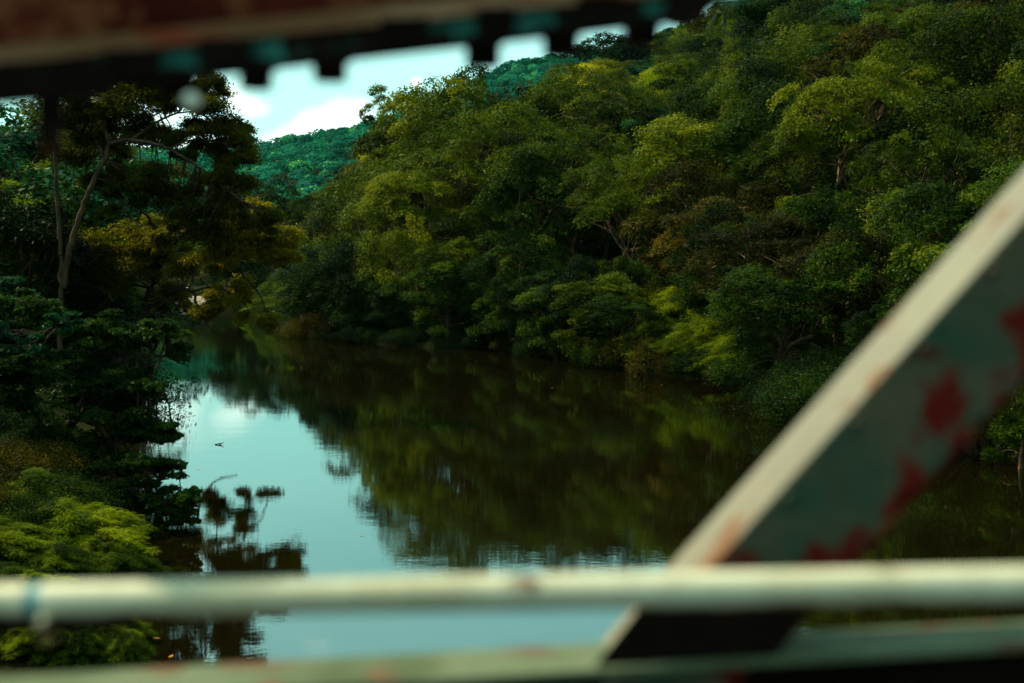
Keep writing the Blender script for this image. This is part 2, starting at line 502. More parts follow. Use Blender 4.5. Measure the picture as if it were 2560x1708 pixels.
def crown_targets(rng, K, a, c, z0, shell=.62, low=-.35, lump=.18):
    out = []
    ph = rng.uniform(0, 6.28, 6)
    tries = 0
    dmin = 1.45 * a * (c / a) ** .33 / K ** .5
    while len(out) < K and tries < K * 60:
        tries += 1
        d = norm(rng.normal(size=3))
        if d[2] < low: continue
        az = math.atan2(d[1], d[0])
        f = 1 + lump * (math.sin(2 * az + ph[0]) + .7 * math.sin(3 * az + ph[1] + 2 * d[2]) + .5 * math.sin(5 * az + ph[2])) / 1.5
        r = rng.uniform(shell, 1.0) ** .8 * f
        p = np.array([d[0] * a * r, d[1] * a * r, z0 + d[2] * c * r])
        if all(np.linalg.norm((p - o) * np.array([1, 1, a / c * .8])) > dmin for o in out): out.append(p)
        if tries % (K * 8) == 0: dmin *= .85
    return np.array(out)


def skeleton(T, rng, targets, fork, r0, limbs=5, base=(0, 0, 0), stems=1, lean=0.0, twig=.035):
    """trunk(s) to the fork, limbs to groups of clumps, twigs to every clump"""
    base = np.asarray(base, float)
    az = np.arctan2(targets[:, 1] - base[1], targets[:, 0] - base[0])
    order = np.argsort(az)
    groups = np.array_split(order, limbs)
    tops = []
    for s_ in range(stems):
        off = np.array([math.cos(s_ * 2.4), math.sin(s_ * 2.4), 0]) * (0 if stems == 1 else r0 * 2.2)
        top = base + off * 2.5 + np.array([rng.normal() * lean, rng.normal() * lean, fork * rng.uniform(.85, 1.15)])
        T.add(curve(base + off + [0, 0, -.5], top, rng, 7, wob=.025), np.linspace(r0 * 1.25, r0 * .75, 7) / stems ** .35)
        tops.append(top)
    for gi, g in enumerate(groups):
        if not len(g): continue
        tg = targets[g]
        top = tops[gi % stems]
        mid = tg.mean(0) * .72 + top * .28
        lp = curve(top, mid, rng, 6, lift=.06, wob=.05)
        T.add(lp, np.linspace(r0 * .6, r0 * .26, 6))
        for p in tg:
            k = rng.integers(2, 6)
            T.add(curve(lp[k], p, rng, 5, sag=.03, wob=.06), np.linspace(r0 * .24, twig * .5, 5))


def build_tree(seed, H, a, c, K, leaf, w, n_leaf, mats, fork=.35, r0=.28, clumpR=None, flat=.5, low=-.35, shell=.6, up=.55, droop=0.0, stems=1, limbs=5, lump=.18, bare=0, tone=.5, skirt=0):
    K = int(K * .62); n_leaf = int(n_leaf * 1.05); leaf *= .93
    rng = np.random.default_rng(seed)
    z0 = H - c
    tg = crown_targets(rng, K, a, c, z0, shell, low, lump)
    L, T = Leaves(), Tubes(5)
    skeleton(T, rng, tg, H * fork, r0, limbs, stems=stems, lean=.3)
    cr = clumpR or 1.5 * a / K ** .5
    for p in tg:
        s_ = rng.uniform(.6, 1.4)
        o_ = p[:2] / max(a, .1) * rng.uniform(-.1, .6) + rng.normal(size=2) * .16
        tuft_clump(L, rng, p, (cr * s_, cr * s_, cr * (flat + .12) * s_), int(n_leaf / K * s_ * s_), leaf, w, np.clip(tone + rng.normal() * .24, 0, 1), up=up, droop=droop, spread=.4, tilt=o_)
    for k in range(skirt):     # low boughs under the crown
        th = rng.uniform(0, 6.28); rr_ = a * rng.uniform(.35, 1.0)
        p = np.array([rr_ * math.cos(th), rr_ * math.sin(th), rng.uniform(.12, .62) * (H - c)])
        T.add(curve((0, 0, p[2] + .5), p, rng, 5, lift=.08), np.linspace(.07, .02, 5))
        tuft_clump(L, rng, p, (cr, cr, cr * flat), int(n_leaf / K * .8), leaf, w, np.clip(tone + rng.normal() * .16, 0, 1), up=up, droop=.4)
    for k in range(bare):      # pale dead twigs reaching out of the leaves
        p = tg[rng.integers(len(tg))]
        q_ = p + norm(rng.normal(size=3) * [1, 1, .5] + [0, 0, .5]) * rng.uniform(.8, 1.8) * cr
        o = p * .55 + np.array([0, 0, z0]) * .45
        T.add(curve(o, q_, rng, 6, wob=.05), np.linspace(.09, .025, 6))
    return dict(crown=L.mesh('crown', M[mats[0]]), trunk=T.mesh('trunk', M[mats[1]]), H=H, a=a)


def build_vine(seed, H, a, lumps, n_leaf, mats, leaf=.11):
    """a tree smothered in creepers: piled domes with hanging curtains"""
    rng = np.random.default_rng(seed)
    L, T = Leaves(), Tubes(5)
    T.add(curve((0, 0, -.5), (0, 0, H * .8), rng, 6, wob=.02), np.linspace(.3, .12, 6))
    cs = []
    for k in range(lumps):
        th = rng.uniform(0, 6.28); r = a * .62 * math.sqrt(rng.uniform())
        h = H * (1 - .55 * (r / (a * .62)) ** 1.2) * rng.uniform(.8, 1.0)
        cs.append((r * math.cos(th), r * math.sin(th), h, a * rng.uniform(.24, .42)))
        T.add(curve((0, 0, H * .4), (r * math.cos(th), r * math.sin(th), h * .9), rng, 5), np.linspace(.12, .05, 5))
    for (x, y, h, r) in cs:
        m = n_leaf // lumps
        az = rng.uniform(0, 6.28, m)
        # columns of vine: azimuth bunched, running from the dome down
        az = az + .22 * np.sin(az * rng.integers(5, 9))
        t = rng.uniform(0, 1, m) ** .8
        rr_ = r * np.where(t < .35, np.sin(t / .35 * math.pi / 2), 1 + .12 * np.sin(az * 7) + (t - .35) * .25)
        zz = h - r * .8 * (1 - np.cos(np.minimum(t / .35, 1) * math.pi / 2)) - np.maximum(t - .35, 0) / .65 * h * .62
        rr_ = rr_ * (1 + rng.normal(size=m) * .06)
        pos = np.stack([x + rr_ * np.cos(az), y + rr_ * np.sin(az), np.maximum(zz, .1) + rng.normal(size=m) * .12], 1)
        d = np.stack([np.cos(az), np.sin(az), np.where(t < .35, 1.6 - 3 * t, .35)], 1)
        nn = norm(d) + rng.normal(size=(m, 3)) * .45
        tone = .45 + .18 * np.sin(az * 5 + x) + rng.normal(size=m) * .12 + .15 * (t < .3)
        L.add(pos, nn, leaf * rng.uniform(.6, 1.4, m), .62, np.clip(tone, 0, 1), rng)
    return dict(crown=L.mesh('crown', M[mats[0]]), trunk=T.mesh('trunk', M[mats[1]]), H=H, a=a)


def build_feather(seed, H, a, plumes, per, mats, leaf=.16, w=.16, tv=.25, tight=.8):
    """bamboo-like clump: arching culms ending in drooping feathery plumes"""
    rng = np.random.default_rng(seed)
    L, T = Leaves(), Tubes(4)
    for k in range(plumes):
        az = rng.uniform(0, 6.28); e = rng.uniform(0, 1) ** .6
        r = a * e * rng.uniform(.7, 1.15); h = H * (1 - .55 * e ** 2) * rng.uniform(.38, 1.08)
        d = np.array([math.cos(az), math.sin(az), 0])
        p0 = d * r * .12
        top = d * r * .75 + [0, 0, h]
        end = d * (r + .12 * H) + [0, 0, h - .10 * H * rng.uniform(.6, 1.6)]
        path = smooth_path([p0, p0 * .5 + top * .5 + [0, 0, .08 * H], top, end], 12)
        T.add(path[:10], np.linspace(.035, .012, 10) * (H / 5) ** .5)
        t = (.48 + .52 * rng.uniform(0, 1, per) ** .75) * 11
        i = np.minimum(t.astype(int), 10); f = (t - i)[:, None]
        ax = path[i] * (1 - f) + path[i + 1] * f
        sp = .085 * H ** .6 * 1.2 * tight
        off = rng.normal(size=(per, 3)) * np.array([sp, sp, sp * .6])
        off[:, 2] -= np.abs(rng.normal(size=per)) * sp * .5
        pos = ax + off
        td = d * .6 + off * 2.0 + np.array([0, 0, -.45]) + rng.normal(size=(per, 3)) * .5
        nn = np.array([0, 0, 1.0]) + norm(off) * .6 + rng.normal(size=(per, 3)) * .35
        tone = np.clip(.5 + rng.normal() * tv + rng.normal(size=per) * .10 + off[:, 2] / sp * .14, 0, 1)
        L.add(pos, nn, leaf * rng.uniform(.6, 1.3, per), w, tone, rng, tdir=td)
    return dict(crown=L.mesh('foliage', M[mats[0]]), trunk=T.mesh('stem', M[mats[1]]), H=H, a=a, bush=True)


def build_bush(seed, H, a, K, n_leaf, mats, leaf=.055, w=.5, flat=.6, droop=.6):
    rng = np.random.default_rng(seed)
    L, T = Leaves(), Tubes(4)
    for k in range(K):
        th = rng.uniform(0, 6.28); r = a * math.sqrt(rng.uniform(0, .9))
        h = H * (1 - .5 * (r / a) ** 2) * rng.uniform(.55, 1.0)
        p = np.array([r * math.cos(th), r * math.sin(th), h * .8])
        T.add(curve((p[0] * .1, p[1] * .1, -.3), p, rng, 5, lift=.1), np.linspace(.05, .015, 5))
        R = a * rng.uniform(.22, .4)
        tuft_clump(L, rng, p, (R, R, R * flat), n_leaf // K, leaf, w, np.clip(.5 + rng.normal() * .18, 0, 1), droop=droop, low=-.7)
    return dict(crown=L.mesh('foliage', M[mats[0]]), trunk=T.mesh('stem', M[mats[1]]), H=H, a=a, bush=True)


def build_palm(seed, H):
    rng = np.random.default_rng(seed)
    L, T, Fr = Leaves(), Tubes(6), []
    T.add(curve((0, 0, -.5), (.6, .2, H), rng, 8, wob=.02), np.linspace(.22, .13, 8))
    for k in range(19):
        az = k * 2.4 + rng.normal() * .1; el = rng.uniform(-.35, 1.1)
        d = np.array([math.cos(az), math.sin(az), 0]); ln = rng.uniform(3.4, 4.4)
        tip = np.array([.6, .2, H]) + d * ln * math.cos(el) * .9 + [0, 0, ln * math.sin(el) - 1.5]
        mid = np.array([.6, .2, H]) + d * ln * .5 * math.cos(el) + [0, 0, ln * .5 * math.sin(el) + .25]
        path = smooth_path([(.6, .2, H), mid, tip], 12)
        T.add(path, np.linspace(.05, .012, 12))
        for s_ in (-1, 1):
            m = 40
            t = np.linspace(1.2, 10.9, m); i = t.astype(int); f = (t - i)[:, None]
            ax = path[i] * (1 - f) + path[i + 1] * f
            side = np.cross(norm(path[i + 1] - path[i]), [0, 0, 1]) * s_
            td = norm(side + [0, 0, -.55] + norm(path[i + 1] - path[i]) * .5 + rng.normal(size=(m, 3)) * .08)
            L.add(ax + td * .42, np.cross(td, norm(path[i + 1] - path[i])), .46, .075, np.clip(.5 + rng.normal(size=m) * .1, 0, 1), rng, tdir=td)
    return dict(crown=L.mesh('fronds', M['teal']), trunk=T.mesh('trunk', M['bark_mid']), H=H + 1.5, a=4, crown_name='fronds')


# prototypes -----------------------------------------------------------------
PR = {}
PR['spreading'] = [build_tree(11, 15, 7.2, 4.6, 60, .15, .5, 26000, ('olive', 'bark_pale'), flat=.42, bare=10, skirt=14),
                   build_tree(12, 16, 6.6, 5.2, 56, .15, .5, 26000, ('olive', 'bark_pale'), flat=.45, bare=10, stems=2, skirt=14),
                   build_tree(13, 14, 7.6, 4.2, 62, .14, .5, 26000, ('olive', 'bark_pale'), flat=.38, bare=14, stems=3, skirt=14)]
PR['bushy'] = [build_tree(21, 12, 4.6, 4.6, 44, .14, .55, 20000, ('deep', 'bark_mid'), flat=.7, fork=.25, low=-.9, skirt=12),
               build_tree(22, 13, 4.9, 5.4, 46, .13, .55, 20000, ('deep', 'bark_mid'), flat=.75, fork=.25, low=-.9, skirt=12)]
PR['olivebush'] = [build_tree(24, 12, 5.0, 4.4, 46, .14, .5, 20000, ('olive', 'bark_mid'), flat=.6, fork=.25, low=-.8, skirt=12),
                   build_tree(25, 11, 5.2, 4.0, 48, .13, .5, 20000, ('olive', 'bark_mid'), flat=.6, fork=.25, low=-.8, droop=.8, skirt=12)]
PR['bronze'] = [build_tree(27, 11, 4.6, 4.0, 40, .13, .5, 15000, ('brown', 'bark_pale'), flat=.5, fork=.3, low=-.6, bare=8)]
PR['gold'] = [build_tree(31, 12, 5.4, 4.0, 46, .13, .5, 20000, ('gold', 'bark_mid'), flat=.5),
              build_tree(32, 10, 4.4, 3.6, 38, .12, .5, 16000, ('lime', 'bark_mid'), flat=.55, low=-.6)]
PR['teal'] = [build_tree(35, 12, 4.8, 4.2, 36, .17, .5, 15000, ('teal', 'bark_mid'), flat=.42)]
PR['vine'] = [build_vine(41, 12, 6.0, 11, 26000, ('gold', 'bark_mid')),
              build_vine(42, 10, 5.2, 9, 22000, ('olive', 'bark_mid')),
              build_vine(43, 13, 4.6, 8, 22000, ('deep', 'bark_mid'))]
PR['cone'] = [build_vine(44, 12, 3.6, 6, 22000, ('deep', 'bark_mid'))]
PR['open'] = [build_tree(51, 15, 4.8, 4.0, 26, .16, .5, 7500, ('olive', 'bark_mid'), flat=.5, shell=.4, clumpR=1.1)]
PR['feather'] = [build_feather(61, 6, 3.6, 110, 190, ('lime', 'bark_mid'), leaf=.17, w=.14),
                 build_feather(62, 5, 3.8, 110, 190, ('lime', 'bark_mid'), leaf=.15, w=.15)]
PR['bush'] = [build_bush(71, 3.0, 2.6, 40, 26000, ('olive', 'bark_mid')),
              build_bush(72, 2.6, 2.8, 40, 26000, ('deep', 'bark_mid')),
              build_bush(73, 3.4, 2.4, 40, 26000, ('brown', 'bark_mid'))]
PR['palm'] = [build_palm(81, 13)]

NAMES = dict(spreading=('spreading_tree', 'tree'), bushy=('bushy_tree', 'tree'), olivebush=('bushy_tree', 'tree'), bronze=('bronze_leaved_tree', 'tree'),
             gold=('golden_green_tree', 'tree'), teal=('broadleaf_tree', 'tree'), vine=('vine_draped_tree', 'tree'), cone=('vine_draped_tree', 'tree'),
             open=('open_crowned_tree', 'tree'), feather=('bamboo_clump', 'bamboo'), bush=('riverside_bush', 'bush'), palm=('palm_tree', 'palm tree'))
prng = random.Random(3)
LAND = [(1250, 300, 'the tallest central tree'), (1405, 480, 'the pale trunked riverside tree'), (1110, 290, 'the leftmost central skyline tree'),
        (2150, 300, 'the large bright olive tree'), (1810, 60, 'the ridge palm'), (2130, 20, 'the palm at the top edge'), (1760, 520, 'the reddish bronze tree'),
        (1740, 760, 'the large lime bamboo thicket'), (1540, 130, 'the round ridge trees'), (2480, 480, 'the steel diagonal top'), (2460, 180, 'the top right corner'), (1930, 240, 'the tall dark slope trees'), (2250, 640, 'the shaded diagonal side tree'),
        (2180, 820, 'the steel diagonal middle'), (150, 600, 'the forked pale trunk'), (740, 520, 'the dark umbrella crowned trees'),
        (965, 270, 'the lone skyline tree'), (700, 740, 'the far bend bamboo'), (1600, 220, 'the wide yellow green crown'), (480, 620, 'the arching dark limb'),
        (900, 600, 'the left foot of the central mass'), (1500, 800, 'the dark waterline right of centre'), (1150, 840, 'the dark waterline at the centre'),
        (100, 850, 'the glossy broadleaf tree'), (120, 1300, 'the near bamboo clumps'), (460, 750, 'the far gravel bar'), (2300, 1100, 'the rusty web of the diagonal'),
        (300, 1250, 'the lower broadleaf tree')]
RELATIVE = []


def rel(adj, x, y, z):
    """what it looks like and which landmark of the picture it stands beside"""
    px, py = x / y * FPX + 1280, 645 - (z - CAM_H) / y * FPX
    a, b, nm = min(LAND, key=lambda l: (l[0] - px) ** 2 + (l[1] - py) ** 2)
    dx, dy = px - a, py - b
    dist = math.hypot(dx, dy)
    w = []
    if abs(dy) > .45 * abs(dx): w.append('below' if dy > 0 else 'above')
    if abs(dx) > .45 * abs(dy): w.append('right of' if dx > 0 else 'left of')
    far_ = 'just ' if dist < 110 else ('' if dist < 230 else 'well ')
    return f"{adj} {far_}{' and '.join(w)} {nm}", px, py


def settle(recs):
    """where two or three share a description, say which; more than that share it as a group"""
    by = {}
    for o, adj, x, y, z in recs:
        l, px, py = rel(adj, x, y, z)
        by.setdefault(l, []).append((px, py, o))
    for l, m in by.items():
        if len(m) == 1: m[0][2]['label'] = l
        elif len(m) == 2:
            m.sort(key=lambda r: r[1])
            if abs(m[0][1] - m[1][1]) > 14: ws = ('upper', 'lower')
            else: m.sort(key=lambda r: r[0]); ws = ('left', 'right')
            for w, r in zip(ws, m): r[2]['label'] = f'{w} {l}'
        elif len(m) == 3:
            m.sort(key=lambda r: r[0])
            for w, r in zip(('leftmost', 'middle', 'rightmost'), m): r[2]['label'] = f'{w} {l}'
        else:
            for r in m: r[2]['label'] = l; r[2]['group'] = l + ' and its like'


def plant(kind, x, y, h, label, group=None, var=None, wide=1.0, rot=None, z=None, lean=None, mat=None):
    ps = PR[kind]
    p = ps[(var if var is not None else prng.randrange(len(ps))) % len(ps)]
    nm, cat = NAMES[kind]
    if z is None: z = max(float(height(x, y)), .15)
    o = thing(nm, label, cat, (x, y, z - .1), group, rot if rot is not None else prng.uniform(0, 6.28))
    if label.startswith('@'): RELATIVE.append((o, label[1:], x, y, z + h * .65))
    s = h / p['H']
    if lean: o.rotation_euler.x, o.rotation_euler.y = lean
    o.scale = (s * wide, s * wide, s)
    tn, cn = ('stem', 'foliage') if p.get('bush') else ('trunk', p.get('crown_name', 'crown'))
    for nme, me in ((tn, p['trunk']), (cn, p['crown'])):
        c = link(nme, me, o)
        if mat and nme == cn:
            c.material_slots[0].link = 'OBJECT'
            c.material_slots[0].material = M[mat]
    return o


def plant_px(kind, px, ytop, d, label, group=None, **kw):
    """stand a tree at distance d under photo column px, tall enough to reach row ytop"""
    x, y = (px - 1280) / FPX * d, d
    z = max(float(height(x, y)), .15)
    top = CAM_H + (645 - ytop) / FPX * d
    return plant(kind, x, y, max(top - z, 2.0), label, group, z=z, **kw)


# ------------------------------------------------------------------ hand-placed trees, right bank and middle distance
HERO = [
    # kind, px, ytop, d, wide, var, label
    ('spreading', 1110, 218, 141, .78, 0, 'big spreading olive tree whose crown makes the skyline just right of the open sky'),
    ('spreading', 1270, 196, 146, .8, 1, 'tallest dense spreading tree in the middle of the far bank'),
    ('spreading', 1420, 205, 150, .8, 2, 'broad flat crowned tree behind the pale branched riverside tree'),
    ('spreading', 1560, 225, 138, .85, 0, 'olive spreading tree right of the tallest tree in the middle bank'),
    ('spreading', 1230, 300, 127, .85, 2, 'spreading tree with bare whitish forked limbs showing through upper crown'),
    ('spreading', 1400, 330, 121, .9, 1, 'pale trunked riverside tree with many fine whitish limbs, centre of bank'),
    ('spreading', 1060, 400, 124, .8, 1, 'spreading tree leaning over dark water left of the pale trunked tree'),
    ('spreading', 1560, 420, 112, .8, 2, 'layered olive tree above dark water right of the pale trunked tree'),
    ('olivebush', 950, 420, 139, .95, 0, 'leafy tree on the left shoulder of the central mass of trees'),
    ('olivebush', 880, 470, 150, .9, 1, 'rounded leafy tree at the left edge of the central mass above water'),
    ('gold', 850, 520, 158, 1.0, 0, 'yellow green light leaved tree at the left foot of the central mass'),
    ('open', 965, 232, 250, .8, 0, 'open crowned tree standing alone against the sky above the far hill'),
    ('open', 1040, 240, 240, .9, 0, 'lower open crowned tree beside the lone skyline tree'),
    ('olivebush', 1010, 560, 119, .9, 1, 'drooping leafy tree low over the water left of centre'),
    ('olivebush', 1130, 600, 114, .85, 0, 'dark leafy tree low over the water at the centre of the bank'),
    ('bushy', 1290, 640, 111, .8, 0, 'dark round tree at the waterline below the pale trunked tree'),
    ('bushy', 1440, 650, 107, .8, 1, 'dark round tree at the waterline right of the pale trunked tree'),
    ('bushy', 1560, 640, 98, .8, 0, 'dark layered tree over the water left of the lime bamboo'),
    ('olivebush', 1450, 730, 100, .7, 0, 'small tree reaching low over the dark water'),
    ('olivebush', 1700, 460, 108, .9, 0, 'olive tree above the lime bamboo thicket on the right bank'),
    ('bronze', 1760, 440, 102, 1.0, 0, 'reddish bronze leaved tree with thin pale trunk above the lime bamboo'),
    ('spreading', 2120, 165, 96, .78, 1, 'large bright olive tree with pale twisting trunks on the right slope'),
    ('spreading', 2300, 330, 82, .8, 0, 'spreading tree right of the large bright olive tree'),
    ('spreading', 1980, 330, 104, .7, 2, 'yellowish spreading tree left of the large bright olive tree'),
    ('bronze', 1930, 560, 82, 1.2, 0, 'brownish tree right of the lime bamboo thicket, hanging over water'),
    ('bronze', 2080, 600, 74, 1.2, 0, 'dark brownish tree just left of the pale steel diagonal'),
    ('olivebush', 2250, 520, 72, 1.0, 1, 'shaded olive tree beside the upper part of the steel diagonal'),
    ('olivebush', 2440, 420, 66, .9, 0, 'olive tree touching the top of the steel diagonal at right edge'),
    ('bushy', 2200, 760, 62, 1.0, 0, 'dark tree behind the middle of the steel diagonal'),
    ('bushy', 2420, 640, 55, 1.0, 1, 'very dark tree behind the steel diagonal at the right edge'),
    ('teal', 2540, 560, 52, 1.1, 0, 'shaded broadleaf tree behind the grey web at right edge'),
    ('bushy', 2560, 900, 47, 1.0, 0, 'lowest dark tree under the grey web at the right edge'),
    # left bank
    ('bushy', 170, 455, 92, 1.1, 0, 'dark tree behind the crown of the forked tree'),
    ('olivebush', 120, 420, 84, 1.1, 0, 'olive tree behind the trunks of the forked tree'),
    ('olivebush', 30, 262, 100, 1.2, 0, 'dark olive tree filling the sky gap beside the steel hanger'),
    ('bushy', 170, 300, 104, 1.2, 1, 'dark tree behind the upper trunk of the forked tree'),
    ('teal', 60, 285, 78, 1.2, 0, 'tall blue green tree at the far left edge under the steel hanger'),
    ('gold', 110, 470, 72, 1.0, 1, 'mossy green tree at the left edge beside the pale trunks'),
    ('bushy', 20, 480, 66, 1.1, 0, 'dark tree at the left edge below the steel hanger'),
    ('bushy', 190, 560, 76, 1.0, 1, 'dark shaded tree between the forked trunks and the leaning tree'),
    ('olivebush', 90, 560, 70, .9, 1, 'shaded tree just right of the forked trunks'),
    # ridge on the right
    ('bushy', 1960, -30, 190, 1.15, 0, 'tall dark tree rising through the top edge right of the ridge palm'),
    ('bushy', 2060, 40, 175, 1.1, 1, 'dark tall tree below the second palm on the upper right slope'),
    ('vine', 1800, 130, 215, 1.0, 0, 'vine smothered yellow green tree below the ridge palm'),
    ('vine', 1720, 170, 235, 1.0, 0, 'creeper draped tree left of the brightest vine covered tree'),
    ('vine', 1850, 180, 200, .9, 1, 'creeper draped dome tree right of the brightest vine covered tree'),
    ('open', 1730, 60, 300, .85, 0, 'thin open tree on the ridge with sky showing through its twigs'),
    ('open', 1770, 30, 290, .7, 0, 'small thin tree beside the ridge palm against the sky'),
    ('palm', 1810, 22, 250, 1.0, 0, 'feathery palm on the ridge beside the patch of sky'),
    ('palm', 2130, -35, 170, 1.0, 0, 'palm with drooping fronds at the top edge of the right slope'),
    ('palm', 1690, 92, 300, .8, 0, 'smaller palm on the ridge left of the vine draped trees'),
    ('bushy', 1520, 92, 330, 1.3, 0, 'round dark tree on the ridge under the bolt heads'),
    ('bushy', 1590, 105, 330, 1.3, 1, 'second round dark tree on the ridge under the bolt heads'),
    ('gold', 1500, 170, 290, 1.4, 0, 'yellow green tree glowing on the slope below the round ridge trees'),
    ('gold', 1600, 165, 285, 1.4, 0, 'widest yellow green crown on the slope below the ridge'),
    # middle distance down the river
    ('spreading', 690, 480, 228, .72, 0, 'dark umbrella crowned tree at the river bend under the teal hill'),
    ('spreading', 790, 478, 222, .72, 1, 'second dark umbrella crowned tree right at the river bend'),
    ('gold', 655, 450, 262, .9, 1, 'pale lime tree peeping between left tree and umbrella crowns'),
    ('gold', 885, 455, 215, .6, 1, 'small bright green tree between the teal hill and central mass'),
    ('cone', 798, 552, 196, .62, 0, 'dark narrow tree wrapped in creepers at the river bend'),
    ('bushy', 600, 520, 210, .9, 0, 'dark tree at the river bend beside the hanging limb'),
]
for kind, px, yt, d, wide, var, label in HERO:
    lean = None
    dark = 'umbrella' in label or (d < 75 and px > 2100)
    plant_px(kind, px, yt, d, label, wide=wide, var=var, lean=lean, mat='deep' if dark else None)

BAMB = [
    (690, 695, 163, 'lime bamboo thicket on the far bend at the waterline'),
    (735, 690, 158, 'brighter lime bamboo thicket right side of the far bend'),
    (775, 665, 156, 'lime bamboo thicket at the foot of the yellow green tree'),
    (715, 735, 160, 'lower lime bamboo mound at the middle of the far bend'),
    (785, 740, 150, 'lime bamboo sprawling to the water right of the far bend'),
    (655, 745, 164, 'low lime bamboo drooping to the water at the far bend'),
    (1620, 740, 96, 'leftmost lime bamboo clump beside the dark layered tree'),
    (1720, 700, 92, 'large lime bamboo clump high on the right bank'),
    (1790, 690, 92, 'lime bamboo clump against the brownish tree'),
    (1850, 740, 84, 'lime bamboo clump close to the brownish hanging tree'),
    (1650, 790, 88, 'left lime bamboo clump just above the water'),
    (1740, 800, 84, 'middle lime bamboo clump just above the water'),
    (1830, 850, 80, 'lowest lime bamboo clump near the floating leaves'),
    (1680, 740, 92, 'lime bamboo clump between the two tallest clumps'),
]
for k, (px, yt, d, label) in enumerate(BAMB):
    x = (px - 1280) / FPX * d
    z = max(float(height(x, d)), .1)
    top = CAM_H + (645 - yt) / FPX * d
    h = max(top - z, 2.4)
    plant('feather', x, d, h, label, 'lime bamboo clumps on the banks', wide=min(1.5, 5.2 / h) if h < 5 else 1.0, z=z)

# ------------------------------------------------------------------ bank bushes hanging to the water
WHERE_R = ['low bush at the waterline on the far right bend', 'low bush hanging to the dark water under the central trees', 'low bush on the near right bank behind the steel diagonal']
k = 0
y = 30.0
while y < 245:
    xr = float(np.interp(y, YR, XRt))
    kind = 'bush'
    x = xr + prng.uniform(-.6, 1.2)
    u = x / y * FPX + 1280
    lab = WHERE_R[0] if y > 135 else (WHERE_R[1] if y > 78 else WHERE_R[2])
    if u < 2900:
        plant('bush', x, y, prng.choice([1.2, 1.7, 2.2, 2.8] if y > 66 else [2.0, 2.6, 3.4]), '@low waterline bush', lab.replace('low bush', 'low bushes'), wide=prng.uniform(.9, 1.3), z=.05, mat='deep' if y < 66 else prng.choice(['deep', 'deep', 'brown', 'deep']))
    y += prng.uniform(2.2, 4.0) * (1.0 if y < 160 else 1.6)
y = 63.0
while y < 235:
    xl = float(np.interp(y, YB, XLt))
    x = xl - prng.uniform(-.5, 1.5)
    lab = 'low bush at the shaded waterline under the left bank trees' if y < 130 else 'low bush at the far end of the left bank'
    plant('bush', x, y, prng.uniform(2.0, 3.6), '@low left bank bush', lab.replace('low bush', 'low bushes'), wide=prng.uniform(.9, 1.3), z=.05)
    y += prng.uniform(2.4, 4.2) * (1.0 if y < 160 else 1.6)

y = 72.0
while y < 131:
    xr = float(np.interp(y, YR, XRt))
    u = xr / y * FPX + 1280
    if not (1560 < u < 1880):
        lab = 'low dark tree overhanging the black water under the central crowns' if u < 1600 else 'low dark tree overhanging the water beside the steel diagonal'
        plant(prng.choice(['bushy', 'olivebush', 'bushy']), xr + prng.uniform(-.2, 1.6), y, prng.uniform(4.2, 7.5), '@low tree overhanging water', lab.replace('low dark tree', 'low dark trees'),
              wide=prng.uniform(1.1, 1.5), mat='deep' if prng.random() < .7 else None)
    y += prng.uniform(2.6, 4.2)

# ------------------------------------------------------------------ trees scattered over the slopes
hero_xy = [((px - 1280) / FPX * d, d) for _, px, yt, d, *_ in HERO]
GL = {
    'spreading': ('spreading olive tree', 'spreading trees'), 'bushy': ('dark round tree', 'dark round trees'),
    'olivebush': ('olive green bushy tree', 'olive bushy trees'), 'gold': ('yellow green sunlit tree', 'yellow green trees'),
    'vine': ('creeper draped domed tree', 'creeper draped trees'), 'teal': ('blue green broadleaf tree', 'blue green trees'),
    'bronze': ('bronze leaved tree', 'bronze leaved trees'), 'open': ('thin open crowned tree', 'open crowned trees')}


def scatter(x0, x1, y0, y1, step, ok, pick, where, hh):
    y = y0
    while y < y1:
        st = step(y)
        x = x0 + prng.uniform(0, st)
        while x < x1:
            px_, py_ = x + prng.uniform(-.35, .35) * st, y + prng.uniform(-.35, .35) * st
            x += st
            if not ok(px_, py_): continue
            if any((px_ - a) ** 2 + (py_ - b) ** 2 < (st * .55) ** 2 for a, b in hero_xy): continue
            kd = pick(px_, py_)
            a_, b_ = GL[kd]
            w_ = where(px_, py_)
            plant(kd, px_, py_, hh(kd, px_, py_), '@' + a_, b_ + ' ' + w_, wide=prng.uniform(.9, 1.2))
        y += st * .9


def ok_right(x, y):
    sr = x - float(np.interp(y, YR, XRt))
    u = x / y * FPX + 1280
    if sr < 3.5 or u > 2700: return False
    if u < 930 and y < 300: return u > 720 and sr < 22 and y < 190
    if u < 700: return False
    t = float(np.interp((u - 1280) / FPX, uR, vR))
    return y < t + 12 and u < 2700


def pick_right(x, y):
    u = x / y * FPX + 1280
    r = prng.random()
    if u < 1250: opts = [('olivebush', .4), ('spreading', .35), ('gold', .12), ('bushy', .13)]
    elif u < 1850 and y > 170: opts = [('vine', .36), ('gold', .30), ('spreading', .1), ('olivebush', .12), ('teal', .05), ('bushy', .07)]
    elif u > 1850 and y > 150: opts = [('bushy', .72), ('olivebush', .1), ('vine', .04), ('teal', .08), ('bronze', .06)]
    elif u > 1750 and y < 92: opts = [('bronze', .45), ('bushy', .45), ('olivebush', .1)]
    elif y < 130: opts = [('bushy', .4), ('olivebush', .3), ('bronze', .1), ('teal', .1), ('spreading', .1)]
    else: opts = [('spreading', .3), ('olivebush', .35), ('vine', .1), ('teal', .08), ('bronze', .07), ('bushy', .10)]
    for k_, p_ in opts:
        r -= p_
        if r <= 0: return k_
    return opts[0][0]


